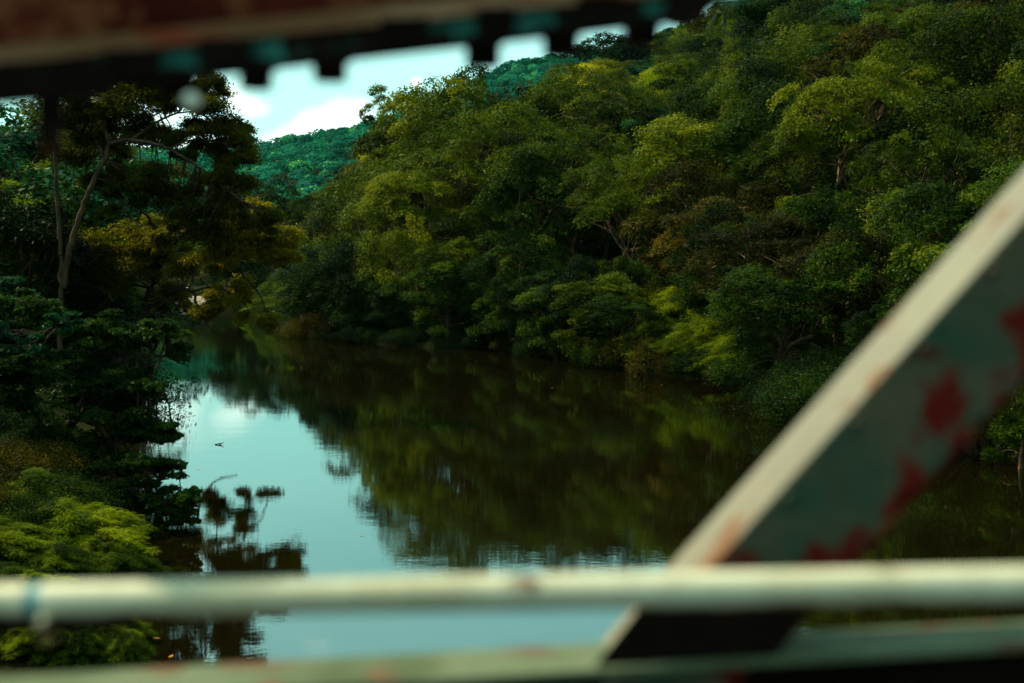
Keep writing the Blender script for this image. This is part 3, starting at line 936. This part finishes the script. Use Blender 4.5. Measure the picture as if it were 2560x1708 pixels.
def where_right(x, y):
    u = x / y * FPX + 1280
    a = 'left part of the slope' if u < 1300 else ('middle of the slope' if u < 1850 else 'right part of the slope')
    b = 'near the river' if y < 150 else ('halfway up' if y < 260 else 'by the ridge')
    return f'on the {a} {b}'


def h_right(kd, x, y):
    u = x / y * FPX + 1280
    sr = x - float(np.interp(y, YR, XRt))
    base = prng.uniform(9, 12.5)
    if sr < 12: base *= .75
    if u < 1000 and y < 200: base *= .8
    if kd == 'open': base *= 1.2
    return base


scatter(-60, 210, 40, 445, lambda y: 7.0 if y < 120 else (8.0 if y < 240 else 10.0), ok_right, pick_right, where_right, h_right)


def ok_left(x, y):
    sl = float(np.interp(y, YB, XLt)) - x
    u = x / y * FPX + 1280
    return sl > 3 and -160 < u < 400 - 15500 / y and y < 215 and y > 62


def pick_left(x, y):
    return prng.choices(['bushy', 'olivebush', 'spreading', 'bronze', 'teal'], [.35, .25, .15, .12, .13])[0]


def where_left(x, y):
    return 'in the shade of the left bank ' + ('near the forked tree' if y < 110 else 'towards the bend')


scatter(-110, -20, 62, 215, lambda y: 6.5 if y < 120 else 8.5, ok_left, pick_left, where_left,
        lambda kd, x, y: (CAM_H + (645 - prng.uniform(400, 500)) / FPX * y - float(height(x, y))) if y < 200 else prng.uniform(9, 12))

# trees left of the frame and beyond the bend, low and far
def ok_mid(x, y):
    u = x / y * FPX + 1280
    inr = x > float(np.interp(y, YB, XLt)) - 2 and x < float(np.interp(y, YR, XRt)) + 2
    return not inr and -120 < u < 1050


scatter(-150, 0, 222, 420, lambda y: 12.0, lambda x, y: ok_mid(x, y) and (y > 300 or x / y * FPX + 1280 < 860),
        lambda x, y: prng.choices(['bushy', 'olivebush', 'gold', 'spreading', 'teal'], [.25, .3, .1, .25, .1])[0],
        lambda x, y: 'on the low ground beyond the river bend', lambda kd, x, y: prng.uniform(8, 11.5))

# ------------------------------------------------------------------ distant forest: one mass nobody could count
rng = np.random.default_rng(77)
L = Leaves()
cnt = 0
d = 430.0
while d < 1040:
    sp = 5.6 + d / 260
    uu = np.arange(-.42, .14, sp / d)
    for u in uu:
        if d < 600 and u < -.34: continue
        x = (u + rng.uniform(-.8, .8) * sp / d) * d; y = d + rng.uniform(-1.1, 1.1) * sp
        z = float(height(x, y))
        H = rng.uniform(6, 10) * (1.35 if rng.random() < .06 else 1)
        R = sp * rng.choice([.36, .5, .62, .85])
        n = int((110 if u > -.26 else 60) * min(1.5, (R / 4) ** 1.5 + .3))
        dd = norm(rng.normal(size=(n, 3))); dd[:, 2] = np.abs(dd[:, 2]) * 1.0 - .15
        pos = np.array([x, y, z + H - R * .75]) + dd * np.array([R, R, R * .72]) * rng.uniform(.75, 1.1, (n, 1))
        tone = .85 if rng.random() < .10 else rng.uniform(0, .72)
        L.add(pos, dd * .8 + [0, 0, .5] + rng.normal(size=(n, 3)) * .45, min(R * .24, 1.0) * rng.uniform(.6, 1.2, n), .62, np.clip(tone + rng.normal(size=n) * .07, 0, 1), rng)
        cnt += 1
    d += sp * .95
link('distant_forest', L.mesh('distant_forest', M['far']), kind='stuff', label='haze tinted blue green forest covering the far hills', category='forest')
print('distant crowns', cnt)

# ------------------------------------------------------------------ left bank: the big forked tree over the river
def hero_tree(name, label, cat, seed, ellipses, limbs, mats, leaf, w, base, dens=1.0, crown='crown', flat=.55, twigs=True, depth_k=1.0, spread=.5):
    """ellipses: (px, py, rx, ry, depth, clumps, leaves, tone); limbs: (points [(px, py, depth)], r0, r1)"""
    rng = np.random.default_rng(seed)
    base = np.asarray(base, float)
    o = thing(name, label, cat, tuple(base))
    L, T = Leaves(), Tubes(7)
    nodes = []
    for pts, r0, r1 in limbs:
        w_ = np.array([p if len(p) == 4 else P(*p) for p in pts]) - base
        path = smooth_path(w_, 6 * len(pts))
        m = len(path)
        path[1:-1] += rng.normal(size=(m - 2, 3)) * r0 * .22
        T.add(path, np.linspace(r0, r1, m))
        nodes.append(path[m // 4:])
    nodes = np.concatenate(nodes)
    for (px, py, rx, ry, dep, K, n, tone) in ellipses:
        K = int(K * 1.7)
        c = P(px, py, dep) - base
        s = dep / FPX
        R = np.array([rx * s, (rx + ry) * .5 * s * depth_k, ry * s])
        for k in range(K):
            d_ = norm(rng.normal(size=3)); p = c + d_ * R * rng.uniform(.35, 1.0)
            cr = .27 * math.sqrt(rx * ry) * s * rng.uniform(.5, 1.35) * (12 / K) ** .25
            tuft_clump(L, rng, p, (cr * 1.25, cr * 1.25, cr * flat * 1.25), int(n / K * dens), leaf, w, np.clip(tone + rng.normal() * .15, 0, 1), tufts=max(5, int(n * dens / K / 16)), spread=spread * 2.1)
            if twigs:
                q_ = nodes[np.argmin(np.linalg.norm(nodes - p, axis=1))]
                T.add(curve(q_, p, rng, 5, wob=.06), np.linspace(.035, .008, 5))
    link('trunk', T.mesh('trunk', M[mats[1]]), o)
    link(crown, L.mesh(crown, M[mats[0]]), o)
    return o


D = 64
gz = float(height(P(165, 1080, D)[0], D))
hero_tree('forked_tree', 'tall forked pale trunked tree with open brown green crown at upper left', 'tree', 101,
          [(330, 255, 130, 55, D, 12, 4200, .5), (450, 240, 110, 60, D, 12, 4600, .55), (520, 300, 80, 70, D - 1, 10, 3600, .5),
           (590, 380, 60, 60, D, 10, 3000, .6), (300, 330, 150, 45, D + 1, 10, 3200, .4), (440, 360, 120, 55, D, 11, 3600, .45),
           (560, 460, 90, 55, D, 9, 3000, .5), (400, 460, 150, 50, D + 1, 9, 2600, .35), (250, 420, 90, 60, D + 2, 7, 2000, .6),
           (640, 540, 70, 50, D, 8, 2400, .55), (360, 195, 60, 22, D, 6, 1500, .5), (190, 300, 70, 40, D + 1, 6, 1400, .4),
           (500, 560, 110, 45, D + 1, 7, 1800, .4), (610, 330, 40, 30, D, 4, 900, .6), (330, 480, 120, 60, D + 2, 9, 2600, .3), (480, 520, 110, 50, D + 1, 9, 2600, .45), (220, 360, 90, 60, D + 2, 7, 2000, .4), (250, 215, 50, 25, D, 4, 900, .5), (190, 255, 80, 40, D, 7, 2000, .4), (300, 210, 70, 28, D, 6, 1700, .5), (520, 230, 60, 40, D, 7, 2200, .5)],
          [([(165, 1050, D), (150, 900, D), (152, 740, D), (150, 600, D), (140, 430, D), (138, 280, D), (160, 180, D)], .15, .05),
           ([(158, 720, D), (180, 600, D), (215, 500, D), (262, 400, D), (275, 360, D)], .15, .10),
           ([(275, 360, D), (330, 350, D - 1), (420, 372, D - 1), (500, 420, D - 1), (600, 500, D - 1)], .12, .03),
           ([(275, 360, D), (262, 310, D), (285, 250, D), (330, 205, D)], .11, .03),
           ([(262, 400, D), (235, 340, D + 1), (200, 290, D + 1)], .08, .02),
           ([(330, 350, D - 1), (400, 300, D), (480, 280, D), (560, 320, D)], .07, .02),
           ([(285, 250, D), (320, 235, D), (420, 225, D)], .05, .02),
           ([(420, 372, D - 1), (480, 350, D - 1), (560, 360, D - 1), (620, 400, D - 1)], .05, .015)],
          ('bronze', 'bark_brown'), .072, .5, (P(165, 1035, D)[0], P(165, 1035, D)[1], gz), flat=.8, dens=4.0)

D2 = 67
b2 = P(262, 1005, 71)
gz2 = float(height(b2[0], b2[1]))
hero_tree('leaning_tree', 'dark leaning tree with long arching limbs of bronze leaves over the water', 'tree', 102,
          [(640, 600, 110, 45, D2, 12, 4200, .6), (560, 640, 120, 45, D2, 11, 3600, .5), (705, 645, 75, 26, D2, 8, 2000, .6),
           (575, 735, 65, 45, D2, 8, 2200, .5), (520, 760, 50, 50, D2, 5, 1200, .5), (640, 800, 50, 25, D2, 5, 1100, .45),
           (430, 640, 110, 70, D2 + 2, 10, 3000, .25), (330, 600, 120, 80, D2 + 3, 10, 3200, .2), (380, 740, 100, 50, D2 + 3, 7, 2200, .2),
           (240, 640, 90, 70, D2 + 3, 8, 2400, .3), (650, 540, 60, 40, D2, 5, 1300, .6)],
          [([(255, 1030, 71), (290, 930, 71), (360, 800, 70), (385, 700, 70), (400, 640, 69)], .30, .15),
           ([(388, 700, 70), (420, 620, 69), (470, 578, D2), (530, 574, D2), (600, 610, D2), (680, 650, D2), (750, 690, D2)], .20, .03),
           ([(530, 574, D2), (560, 620, D2), (610, 690, D2), (650, 740, D2), (670, 790, D2)], .09, .02),
           ([(372, 770, 70), (430, 730, 69), (480, 728, D2), (495, 770, D2), (520, 815, D2), (550, 835, D2), (590, 842, D2)], .10, .025),
           ([(480, 728, D2), (540, 718, D2), (600, 750, D2), (640, 800, D2)], .06, .015),
           ([(400, 640, 69), (380, 560, 69), (330, 500, 69)], .14, .04)],
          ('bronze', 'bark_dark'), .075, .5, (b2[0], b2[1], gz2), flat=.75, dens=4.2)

# ------------------------------------------------------------------ left foreground: broadleaf trees hanging over the water
nb = P(120, 1400, 42)
hero_tree('broadleaf_tree', 'glossy broadleaf tree filling the left foreground, arching out over the river', 'tree', 111,
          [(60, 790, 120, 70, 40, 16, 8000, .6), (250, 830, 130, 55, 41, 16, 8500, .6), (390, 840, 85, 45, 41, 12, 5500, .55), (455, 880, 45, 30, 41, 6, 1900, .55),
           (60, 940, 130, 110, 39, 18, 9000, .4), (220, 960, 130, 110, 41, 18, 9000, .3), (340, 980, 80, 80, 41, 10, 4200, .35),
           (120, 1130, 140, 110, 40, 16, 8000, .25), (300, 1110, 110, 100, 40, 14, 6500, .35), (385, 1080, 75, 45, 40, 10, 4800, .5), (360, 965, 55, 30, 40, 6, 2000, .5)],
          [([(120, 1440, 42), (140, 1200, 42), (200, 1020, 41), (250, 920, 41)], .22, .10),
           ([(250, 920, 41), (330, 895, 41), (400, 890, 41), (470, 915, 41)], .09, .02),
           ([(140, 1200, 42), (80, 1000, 40), (50, 850, 40)], .12, .04),
           ([(140, 1200, 42), (260, 1130, 40), (350, 1080, 40), (440, 1070, 40)], .09, .02)],
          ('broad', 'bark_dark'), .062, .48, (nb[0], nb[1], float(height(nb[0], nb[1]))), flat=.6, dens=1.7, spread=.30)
nb = P(260, 1500, 37)
hero_tree('broadleaf_tree', 'dark lower broadleaf tree dipping its twigs to the water at left', 'tree', 112,
          [(280, 1230, 130, 90, 37, 16, 7000, .3), (400, 1180, 80, 60, 37, 10, 4000, .4), (430, 1255, 55, 26, 36.5, 6, 1800, .45),
           (480, 1245, 55, 26, 36.5, 7, 2200, .5), (440, 1300, 60, 40, 36.5, 7, 2400, .4), (300, 1370, 150, 80, 37, 16, 6500, .25), (440, 1370, 50, 40, 37, 6, 1800, .4), (120, 1290, 120, 90, 38, 12, 5000, .25)],
          [([(260, 1500, 37.5), (280, 1380, 37), (320, 1270, 37), (400, 1200, 37)], .14, .04),
           ([(320, 1270, 37), (400, 1250, 37), (500, 1248, 36.5)], .05, .012), ([(280, 1380, 37), (360, 1370, 37), (460, 1360, 37)], .05, .012)],
          ('broad', 'bark_dark'), .055, .48, (nb[0], nb[1], float(height(nb[0], nb[1]))), flat=.6, dens=1.6, spread=.30)
nb = P(40, 1120, 47)
hero_tree('broadleaf_tree', 'bright blue green leaved tree at the left edge behind the bamboo', 'tree', 113,
          [(20, 730, 70, 60, 44, 10, 4500, .7), (10, 860, 90, 60, 37, 10, 4500, .6), (150, 800, 60, 30, 38, 6, 1800, .7)],
          [([(40, 1120, 46), (30, 900, 44), (20, 760, 44)], .15, .04), ([(30, 960, 44), (60, 860, 39), (150, 810, 38)], .06, .02)],
          ('teal', 'bark_dark'), .066, .45, (nb[0], nb[1], float(height(nb[0], nb[1]))), flat=.5, dens=1.5, spread=.30)

# near lime bamboo at lower left: dense arching plumes
NB = [build_feather(91, 4.2, 2.3, 90, 330, ('lime', 'bark_mid'), leaf=.125, w=.13, tv=.3, tight=.62),
      build_feather(92, 3.6, 2.4, 90, 330, ('lime', 'bark_mid'), leaf=.120, w=.13, tv=.3, tight=.62)]
PR['nearfeather'] = NB
NAMES['nearfeather'] = ('bamboo_clump', 'bamboo')
NEAR = [(50, 1165, 33.0, 1.0, 0, 'tall lime bamboo clump at the left edge of the photo'), (170, 1240, 31.5, .9, 1, 'lime bamboo clump right of the tall one, above the pipe rail'),
        (-40, 1290, 29.5, 1.1, 1, 'lime bamboo clump cut by the left edge above the rail joint'), (120, 1350, 29, .9, 0, 'lime bamboo clump just above the pipe rail joint'),
        (240, 1350, 30, .8, 1, 'rightmost lime bamboo clump above the pipe rail'), (20, 1400, 27.0, 1.0, 0, 'bamboo clump crossing behind the left end of the pipe rail'),
        (262, 1530, 25.6, .55, 1, 'yellowish bamboo tuft just below the pipe rail by the dark water'), (40, 1590, 24.6, .8, 1, 'bamboo clump below the rail joint at lower left'),
        (140, 1585, 24.4, .7, 0, 'lowest green bamboo clump between the two rails'), (240, 1600, 24.2, .6, 1, 'small green bamboo tuft touching the dark water between the rails'),
        (296, 1625, 23.6, .5, 0, 'last small bamboo tuft standing in the dark water between the rails'), (-30, 1540, 25.2, .8, 0, 'bamboo clump at the left edge just below the pipe rail'),
        (-20, 1640, 23.9, .8, 0, 'lowest bamboo tuft in the left corner above the bottom beam'), (90, 1650, 23.7, .7, 1, 'tiny bamboo tuft just above the bottom beam at lower left'),
        (180, 1660, 23.6, .6, 0, 'tiny bamboo tuft beside the dark water above the bottom beam'),
        (60, 1500, 26.4, .8, 1, 'shaded bamboo clump hidden mostly by the pipe rail')]
for px, yt, dd, wide, var, label in NEAR:
    x = (px - 1280) / FPX * dd
    z = max(float(height(x, dd)), .05) if px < 200 else .05
    top = CAM_H - (yt - 645) / FPX * dd
    h = max(top - z, .8)
    plant('nearfeather', x, dd, h, label, wide=wide * min(2.2, 3.4 / h), var=var, z=z)
# tangle below the broadleaf trees, closing the bank
for k in range(34):
    y = prng.uniform(25, 50)
    xl = float(np.interp(y, YB, XLt))
    x = xl - prng.uniform(.2, 5)
    plant('bush', x, y, prng.uniform(1.0, 1.8) if y > 30 else .7, '@dark near bank shrub', 'dark shrubs along the near left bank', wide=.9, mat='brown' if prng.random() < .4 else 'deep')

settle(RELATIVE)

# ------------------------------------------------------------------ small things on the water and the far bar
def box_mesh(name, pts8, mat):
    q = [[0, 3, 2, 1], [4, 5, 6, 7], [0, 1, 5, 4], [1, 2, 6, 5], [2, 3, 7, 6], [3, 0, 4, 7]]
    return np_mesh(name, pts8, q, mat)


def box(cx, cy, cz, sx, sy, sz):
    return [(cx + a * sx / 2, cy + b * sy / 2, cz + c * sz / 2) for c in (-1, 1) for a, b in ((-1, -1), (1, -1), (1, 1), (-1, 1))]


rng = np.random.default_rng(9)
tw = Tubes(6)
c0 = P(548, 1112, 1)
dd = CAM_H / (-(c0 - CAMP)[2]); c0 = CAMP + (c0 - CAMP) * dd
tw.add([(-.16, 0, .01), (-.03, 0, .03), (.10, .02, .05), (.16, .03, .10)], [.02, .022, .018, .01])
tw.add([(-.03, 0, .03), (.06, -.03, .0), (.17, -.05, -.01)], [.016, .014, .008])
link('floating_twig', tw.mesh('floating_twig', M['bark_dark']), loc=tuple(c0), label='small dark forked twig floating on the pale water', category='twig')

lfm = leaf_mat('fallen leaf', [(0, (.30, .12, .02)), (1, (.45, .25, .05))], .6, .1)
for k, (px, py, lab) in enumerate([(497, 1174, 'tiny dark fleck floating on the pale water below the twig'), (427, 1642, 'small orange leaf floating on dark water by the bottom beam'),
                                   (390, 1596, 'small pale leaf floating on dark water between the rails'), (905, 1340, 'tiny leaf floating on the pale water above the pipe rail'),
                                   (1654, 962, 'pale leaf floating near the right bank on black water'), (1380, 970, 'tiny leaf floating on the black water at the centre')]):
    c1 = P(px, py, 1); c1 = CAMP + (c1 - CAMP) * (CAM_H / (-(c1 - CAMP)[2]))
    a_ = k * 1.3; r_ = .045 * (1 + .4 * (k % 3)); 
    pts_ = [(r_ * 1.4 * math.cos(a_), r_ * 1.4 * math.sin(a_), .02), (-r_ * .6 * math.sin(a_), r_ * .6 * math.cos(a_), .006), (-r_ * 1.4 * math.cos(a_), -r_ * 1.4 * math.sin(a_), .015), (r_ * .6 * math.sin(a_), -r_ * .6 * math.cos(a_), .006)]
    link('floating_leaf', np_mesh('floating_leaf', pts_, [[0, 1, 2, 3]], lfm), loc=tuple(c1), label=lab, category='leaf')

hut = thing('shelter', 'tiny red brown shelter with a white roof on the far gravel bar', 'shelter', (P(463, 752, 236)[0], 236, .7))
wallm = paint_mat('red brown boards', (.20, .06, .035), (.1, .05, .03), .6, 3)
for k, (sx) in enumerate((-.62, .62)):
    for sy in (-.5, .5):
        link('post', box_mesh('post', box(sx, sy, .65, .1, .1, 1.3), wallm), hut)
link('back_wall', box_mesh('back_wall', box(0, .56, .62, 1.12, .05, 1.1), wallm), hut)
link('counter', box_mesh('counter', box(0, -.4, .42, 1.1, .08, .7), wallm), hut)
link('roof', box_mesh('roof', box(0, 0, 1.36, 1.6, 1.4, .1), M['white']), hut)

# ------------------------------------------------------------------ the bridge, close to the lens
bridge_note = 'steel truss bridge members'


def frame_extrude(name, px_pts, d0, d1, mat, parent=None, **props):
    """prism: polygon seen at photo points at depth d0, running back along +Y by d1-d0"""
    a = np.array([P(x, y, d0) for x, y in px_pts])
    b = a + np.array([0, d1 - d0, 0])
    n = len(a)
    v = np.concatenate([a, b])
    me = bpy.data.meshes.new(name)
    f = [list(range(n)), list(range(2 * n - 1, n - 1, -1))] + [[i, i + n, (i + 1) % n + n, (i + 1) % n] for i in range(n)]
    me.from_pydata([tuple(p) for p in v], [], f)
    me.update(); me.materials.append(mat)
    return link(name, me, parent, **props)


def bevel(o, w=.004, seg=2):
    m = o.modifiers.new('bevel', 'BEVEL'); m.width = w; m.segments = seg; m.limit_method = 'ANGLE'
    return o


# pipe handrail
rail = thing('handrail', 'cream painted pipe handrail crossing the whole lower foreground', 'handrail')
pa, pb, pm = P(-500, 1511, 2.52), P(3100, 1452, 2.34), P(92, 1502, 2.49)
tb = Tubes(28)
dirr = norm(pb - pa)
tb.add([pm + dirr * .012, pb], .0305)
link('rail_pipe', tb.mesh('rail_pipe', M['cream']), rail)
tb = Tubes(28); tb.add([pa, pm - dirr * .012], .0305)
link('rail_pipe', tb.mesh('rail_pipe', M['cream']), rail)
tb = Tubes(28); tb.add([pm - dirr * .020, pm + dirr * .020], .0265)
link('joint_collar', tb.mesh('joint_collar', M['blue']), rail)
# bracket with two bolts under the joint
bk = frame_extrude('bracket', [(-260, 1545), (330, 1540), (330, 1562), (300, 1578), (-260, 1590)], 2.47, 2.52, M['black_steel_and_shade'], rail)
for (bx, by) in ((98, 1562), (112, 1600)):
    tb = Tubes(12); c = P(bx, by, 2.44)
    tb.add([c - [0, 0, .0], c + [0, .03, 0]], .0095)
    o = link('bolt', tb.mesh('bolt', M['cream']), rail)
    me = bpy.data.meshes.new('bolt_cap')
    th = np.arange(12) * math.pi / 6
    me.from_pydata([tuple(c + [.0095 * math.cos(t), -.001, .0095 * math.sin(t)]) for t in th], [], [list(range(12))]); me.materials.append(M['cream'])
    link('bolt_head', me, o)

# lower chord: flat top flange and a vertical web under it
ch = thing('lower_chord', 'weathered green grey horizontal steel member at the bottom of the photo', 'steel beam')


def plate(name, pts, thick, mat, parent, axis=(0, 0, -1)):
    a = np.array(pts); b = a + np.array(axis) * thick
    n = len(a)
    me = bpy.data.meshes.new(name)
    f = [list(range(n - 1, -1, -1)), list(range(n, 2 * n))] + [[(i + 1) % n, (i + 1) % n + n, i + n, i] for i in range(n)]
    me.from_pydata([tuple(p) for p in np.concatenate([a, b])], [], f)
    me.update(); me.materials.append(mat)
    return link(name, me, parent)


fl = [P(-300, 1782, 2.86), P(2900, 1590, 2.86), P(2900, 1532, 3.16), P(-300, 1706, 3.16)]
plate('top_flange', fl, .014, M['chord_green'], ch)
wb = [P(-300, 1782, 2.90), P(2900, 1590, 2.90)]
wb = [wb[0] + [0, .01, -.016], wb[1] + [0, .01, -.016], wb[1] + [0, .01, -.13], wb[0] + [0, .01, -.13]]
plate('web_plate', wb, .012, M['black_steel_and_shade'], ch, (0, 1, 0))  # web coloured black to paint in the shade below the flange

# diagonal: box member, sunlit upper flange and rust-patched web
dg = thing('truss_diagonal', 'broad steel diagonal with cream edge and rust patched grey side at right', 'steel beam')


def edge(y, a, b):  # px at row y
    return a + b * (y - 550)


D0 = 2.9
yt, yb = 150, 1900
e1 = lambda y: 2555 - .895 * (y - 550)      # web / flange corner
e2 = lambda y: 2560 - .955 * (y - 962)      # far edge of the web
A, B, Cc, Dd = P(e1(yt), yt, D0), P(e1(yb), yb, D0), P(e2(yb), yb, D0), P(e2(yt), yt, D0)
nrm = norm(np.array([(P(e1(500), 500, D0) - P(e1(1300), 1300, D0))]))[0]
inw = norm(np.cross(np.array([0, 1, 0]), nrm)[None])[0]
if inw[0] < 0: inw = -inw
back = np.array([0, .29, 0])
M['web'] = paint_mat('grey green web paint', (.068, .056, .033), (.085, .004, .002), .575, 7.0, .8, spec=.12, dirt=(.33, .85, .85), edge=(tuple(A), tuple(inw), .22, .13))
plate('web_plate', [A + inw * .006, B + inw * .006, Cc, Dd], .012, M['web'], dg, (0, 1, 0))
plate('upper_flange', [A, B, B + back, A + back], .012, M['cream_flange'], dg, tuple(inw))
plate('lower_flange', [Cc, Dd, Dd + back, Cc + back], .012, M['rust'], dg, tuple(-inw))
for k in range(8):
    y = 480 + k * 190
    for e_, off in ((e1, 34), (e2, -34)):
        c = P(e_(y) + off, y + (8 if off > 0 else -8), D0)
        bm = Tubes(10); bm.add([c + [0, .002, 0], c + [0, -.006, 0], c + [0, -.010, 0]], [.012, .011, .005])
        link('rivet', bm.mesh('rivet', M['web']), dg)

plate('rail_shade_plate', [P(1640, 1470, D0 - .012), P(2075, 1470, D0 - .012), P(1925, 1660, D0 - .012), P(1470, 1690, D0 - .012)], .010, M['black_steel_and_shade'], dg, (0, 1, 0))  # dark plate added to paint the shade below the rail onto the web

# top chord: sloping built-up member with battens and bolts hanging below
tc = thing('top_chord', 'dark riveted steel chord with tan flange and hanging bolts at the top', 'steel beam')
DT = 2.72
yl = lambda x: 186 - .1155 * (x - 480)      # lower edge of the chord
sl = lambda x, dy: yl(x) + dy
X0, X1 = -400, 1735
tan = [P(X0, sl(X0, -132), DT), P(X1 + 240, sl(X1, -132), DT), P(X1 + 210, sl(X1, -86), DT), P(X0, sl(X0, -86), DT)]
plate('edge_plate', tan, .02, M['tan'], tc, (0, 1, 0))
up = [P(X0, sl(X0, -330), DT + .05), P(X1 + 700, sl(X1, -330), DT + .05), P(X1 + 240, sl(X1, -134), DT + .05), P(X0, sl(X0, -134), DT + .05)]
plate('side_plate', up, .02, M['rust'], tc, (0, 1, 0))
lo = [P(X0, sl(X0, -84), DT + .03), P(X1 + 210, sl(X1, -84), DT + .03), P(X1, sl(X1, 0), DT + .03), P(X0, sl(X0, 0), DT + .03)]
plate('web_plate', lo, .015, M['teal_steel'], tc, (0, 1, 0))
an = [P(X0, sl(X0, -2), DT + .02), P(X1, sl(X1, -2), DT + .02), P(X1, sl(X1, -2), DT + .20), P(X0, sl(X0, -2), DT + .20)]
plate('bottom_flange', an, .012, M['black_steel_and_shade'], tc)
for xc, ww in ((60, 130), (325, 140), (560, 130), (1010, 120), (1240, 100), (1500, 110), (1720, 110)):
    q4 = [P(xc - ww / 2, sl(xc, -80), DT - .01), P(xc + ww / 2, sl(xc, -84), DT - .01), P(xc + ww / 2, sl(xc, -14), DT - .01), P(xc - ww / 2, sl(xc, -8), DT - .01)]
    plate('batten', q4, .02, M['black_steel_and_shade'], tc, (0, 1, 0))
for xc, yb_ in ((450, 244), (640, 222), (825, 202), (1207, 166), (1402, 142), (1604, 114), (1712, 62)):
    q4 = [P(xc - 42, yb_ - 64, DT + .02), P(xc + 42, yb_ - 66, DT + .02), P(xc + 36, yb_, DT + .02), P(xc - 34, yb_ + 3, DT + .02)]
    plate('washer_plate', [P(xc - 62, sl(xc, -16), DT - .012), P(xc + 62, sl(xc, -18), DT - .012), P(xc + 50, sl(xc, 10), DT - .012), P(xc - 50, sl(xc, 12), DT - .012)], .02, M['black_steel_and_shade'], tc, (0, 1, 0))
    tb = Tubes(6)
    top_, bot = P(xc, yb_ - 70, DT + .05), P(xc, yb_, DT + .05)
    tb.add([top_, (top_ + bot) / 2, bot], .037)
    o = link('bolt', tb.mesh('bolt', M['black_steel_and_shade']), tc)
    bt = Tubes(6); bt.add([bot + [0, 0, .001], bot + [0, 0, -.0005], bot + [0, 0, -.0008]], [.0369, .0369, .001])
    link('bolt_end', bt.mesh('bolt_end', M['black_steel_and_shade']), o)
# gusset and hanger at the left end
plate('gusset', [P(-400, 190, DT - .02), P(290, 150, DT - .02), P(280, 240, DT - .02), P(-400, 290, DT - .02)], .02, M['black_steel_and_shade'], tc, (0, 1, 0))
hg = [P(92, 230, DT), P(150, 230, DT), P(142, 392, DT), P(96, 392, DT)]
plate('hanger', hg, .03, M['black_steel_and_shade'], tc, (0, 1, 0))
for px, py, r in ((475, 249, .014), (250, 196, .012)):
    c = P(px, py, DT)
    bt = Tubes(10); bt.add([c + [0, .03, 0], c, c + [0, -.003, 0], c + [0, -.0035, 0]], [r, r, r * .8, .0005])
    link('glint_disc', bt.mesh('glint_disc', M['white']), tc)  # white discs painted in for the bright glints under the chord

# bridge deck under the photographer, for any view a step aside
dk = thing('bridge_deck', 'concrete deck of the bridge under the rail', 'bridge deck', (0, 0, 5.35))
link('slab', box_mesh('slab', box(0, -.4, -.12, 60, 4.2, .24), paint_mat('dark worn deck', (.05, .042, .034), (.03, .025, .02), .5, 2.0, .9, spec=.05)), dk)

# ------------------------------------------------------------------ haze
hz, t = mat_new('air')
t.l.new(t.a('ShaderNodeVolumePrincipled', i={'Color': (.22, .98, .85, 1), 'Density': .000014, 'Anisotropy': .1}).outputs[0], t.a('ShaderNodeOutputMaterial').inputs['Volume'])
link('haze', box_mesh('haze', box(0, 0, 125, 5400, 5400, 262), hz), kind='stuff')
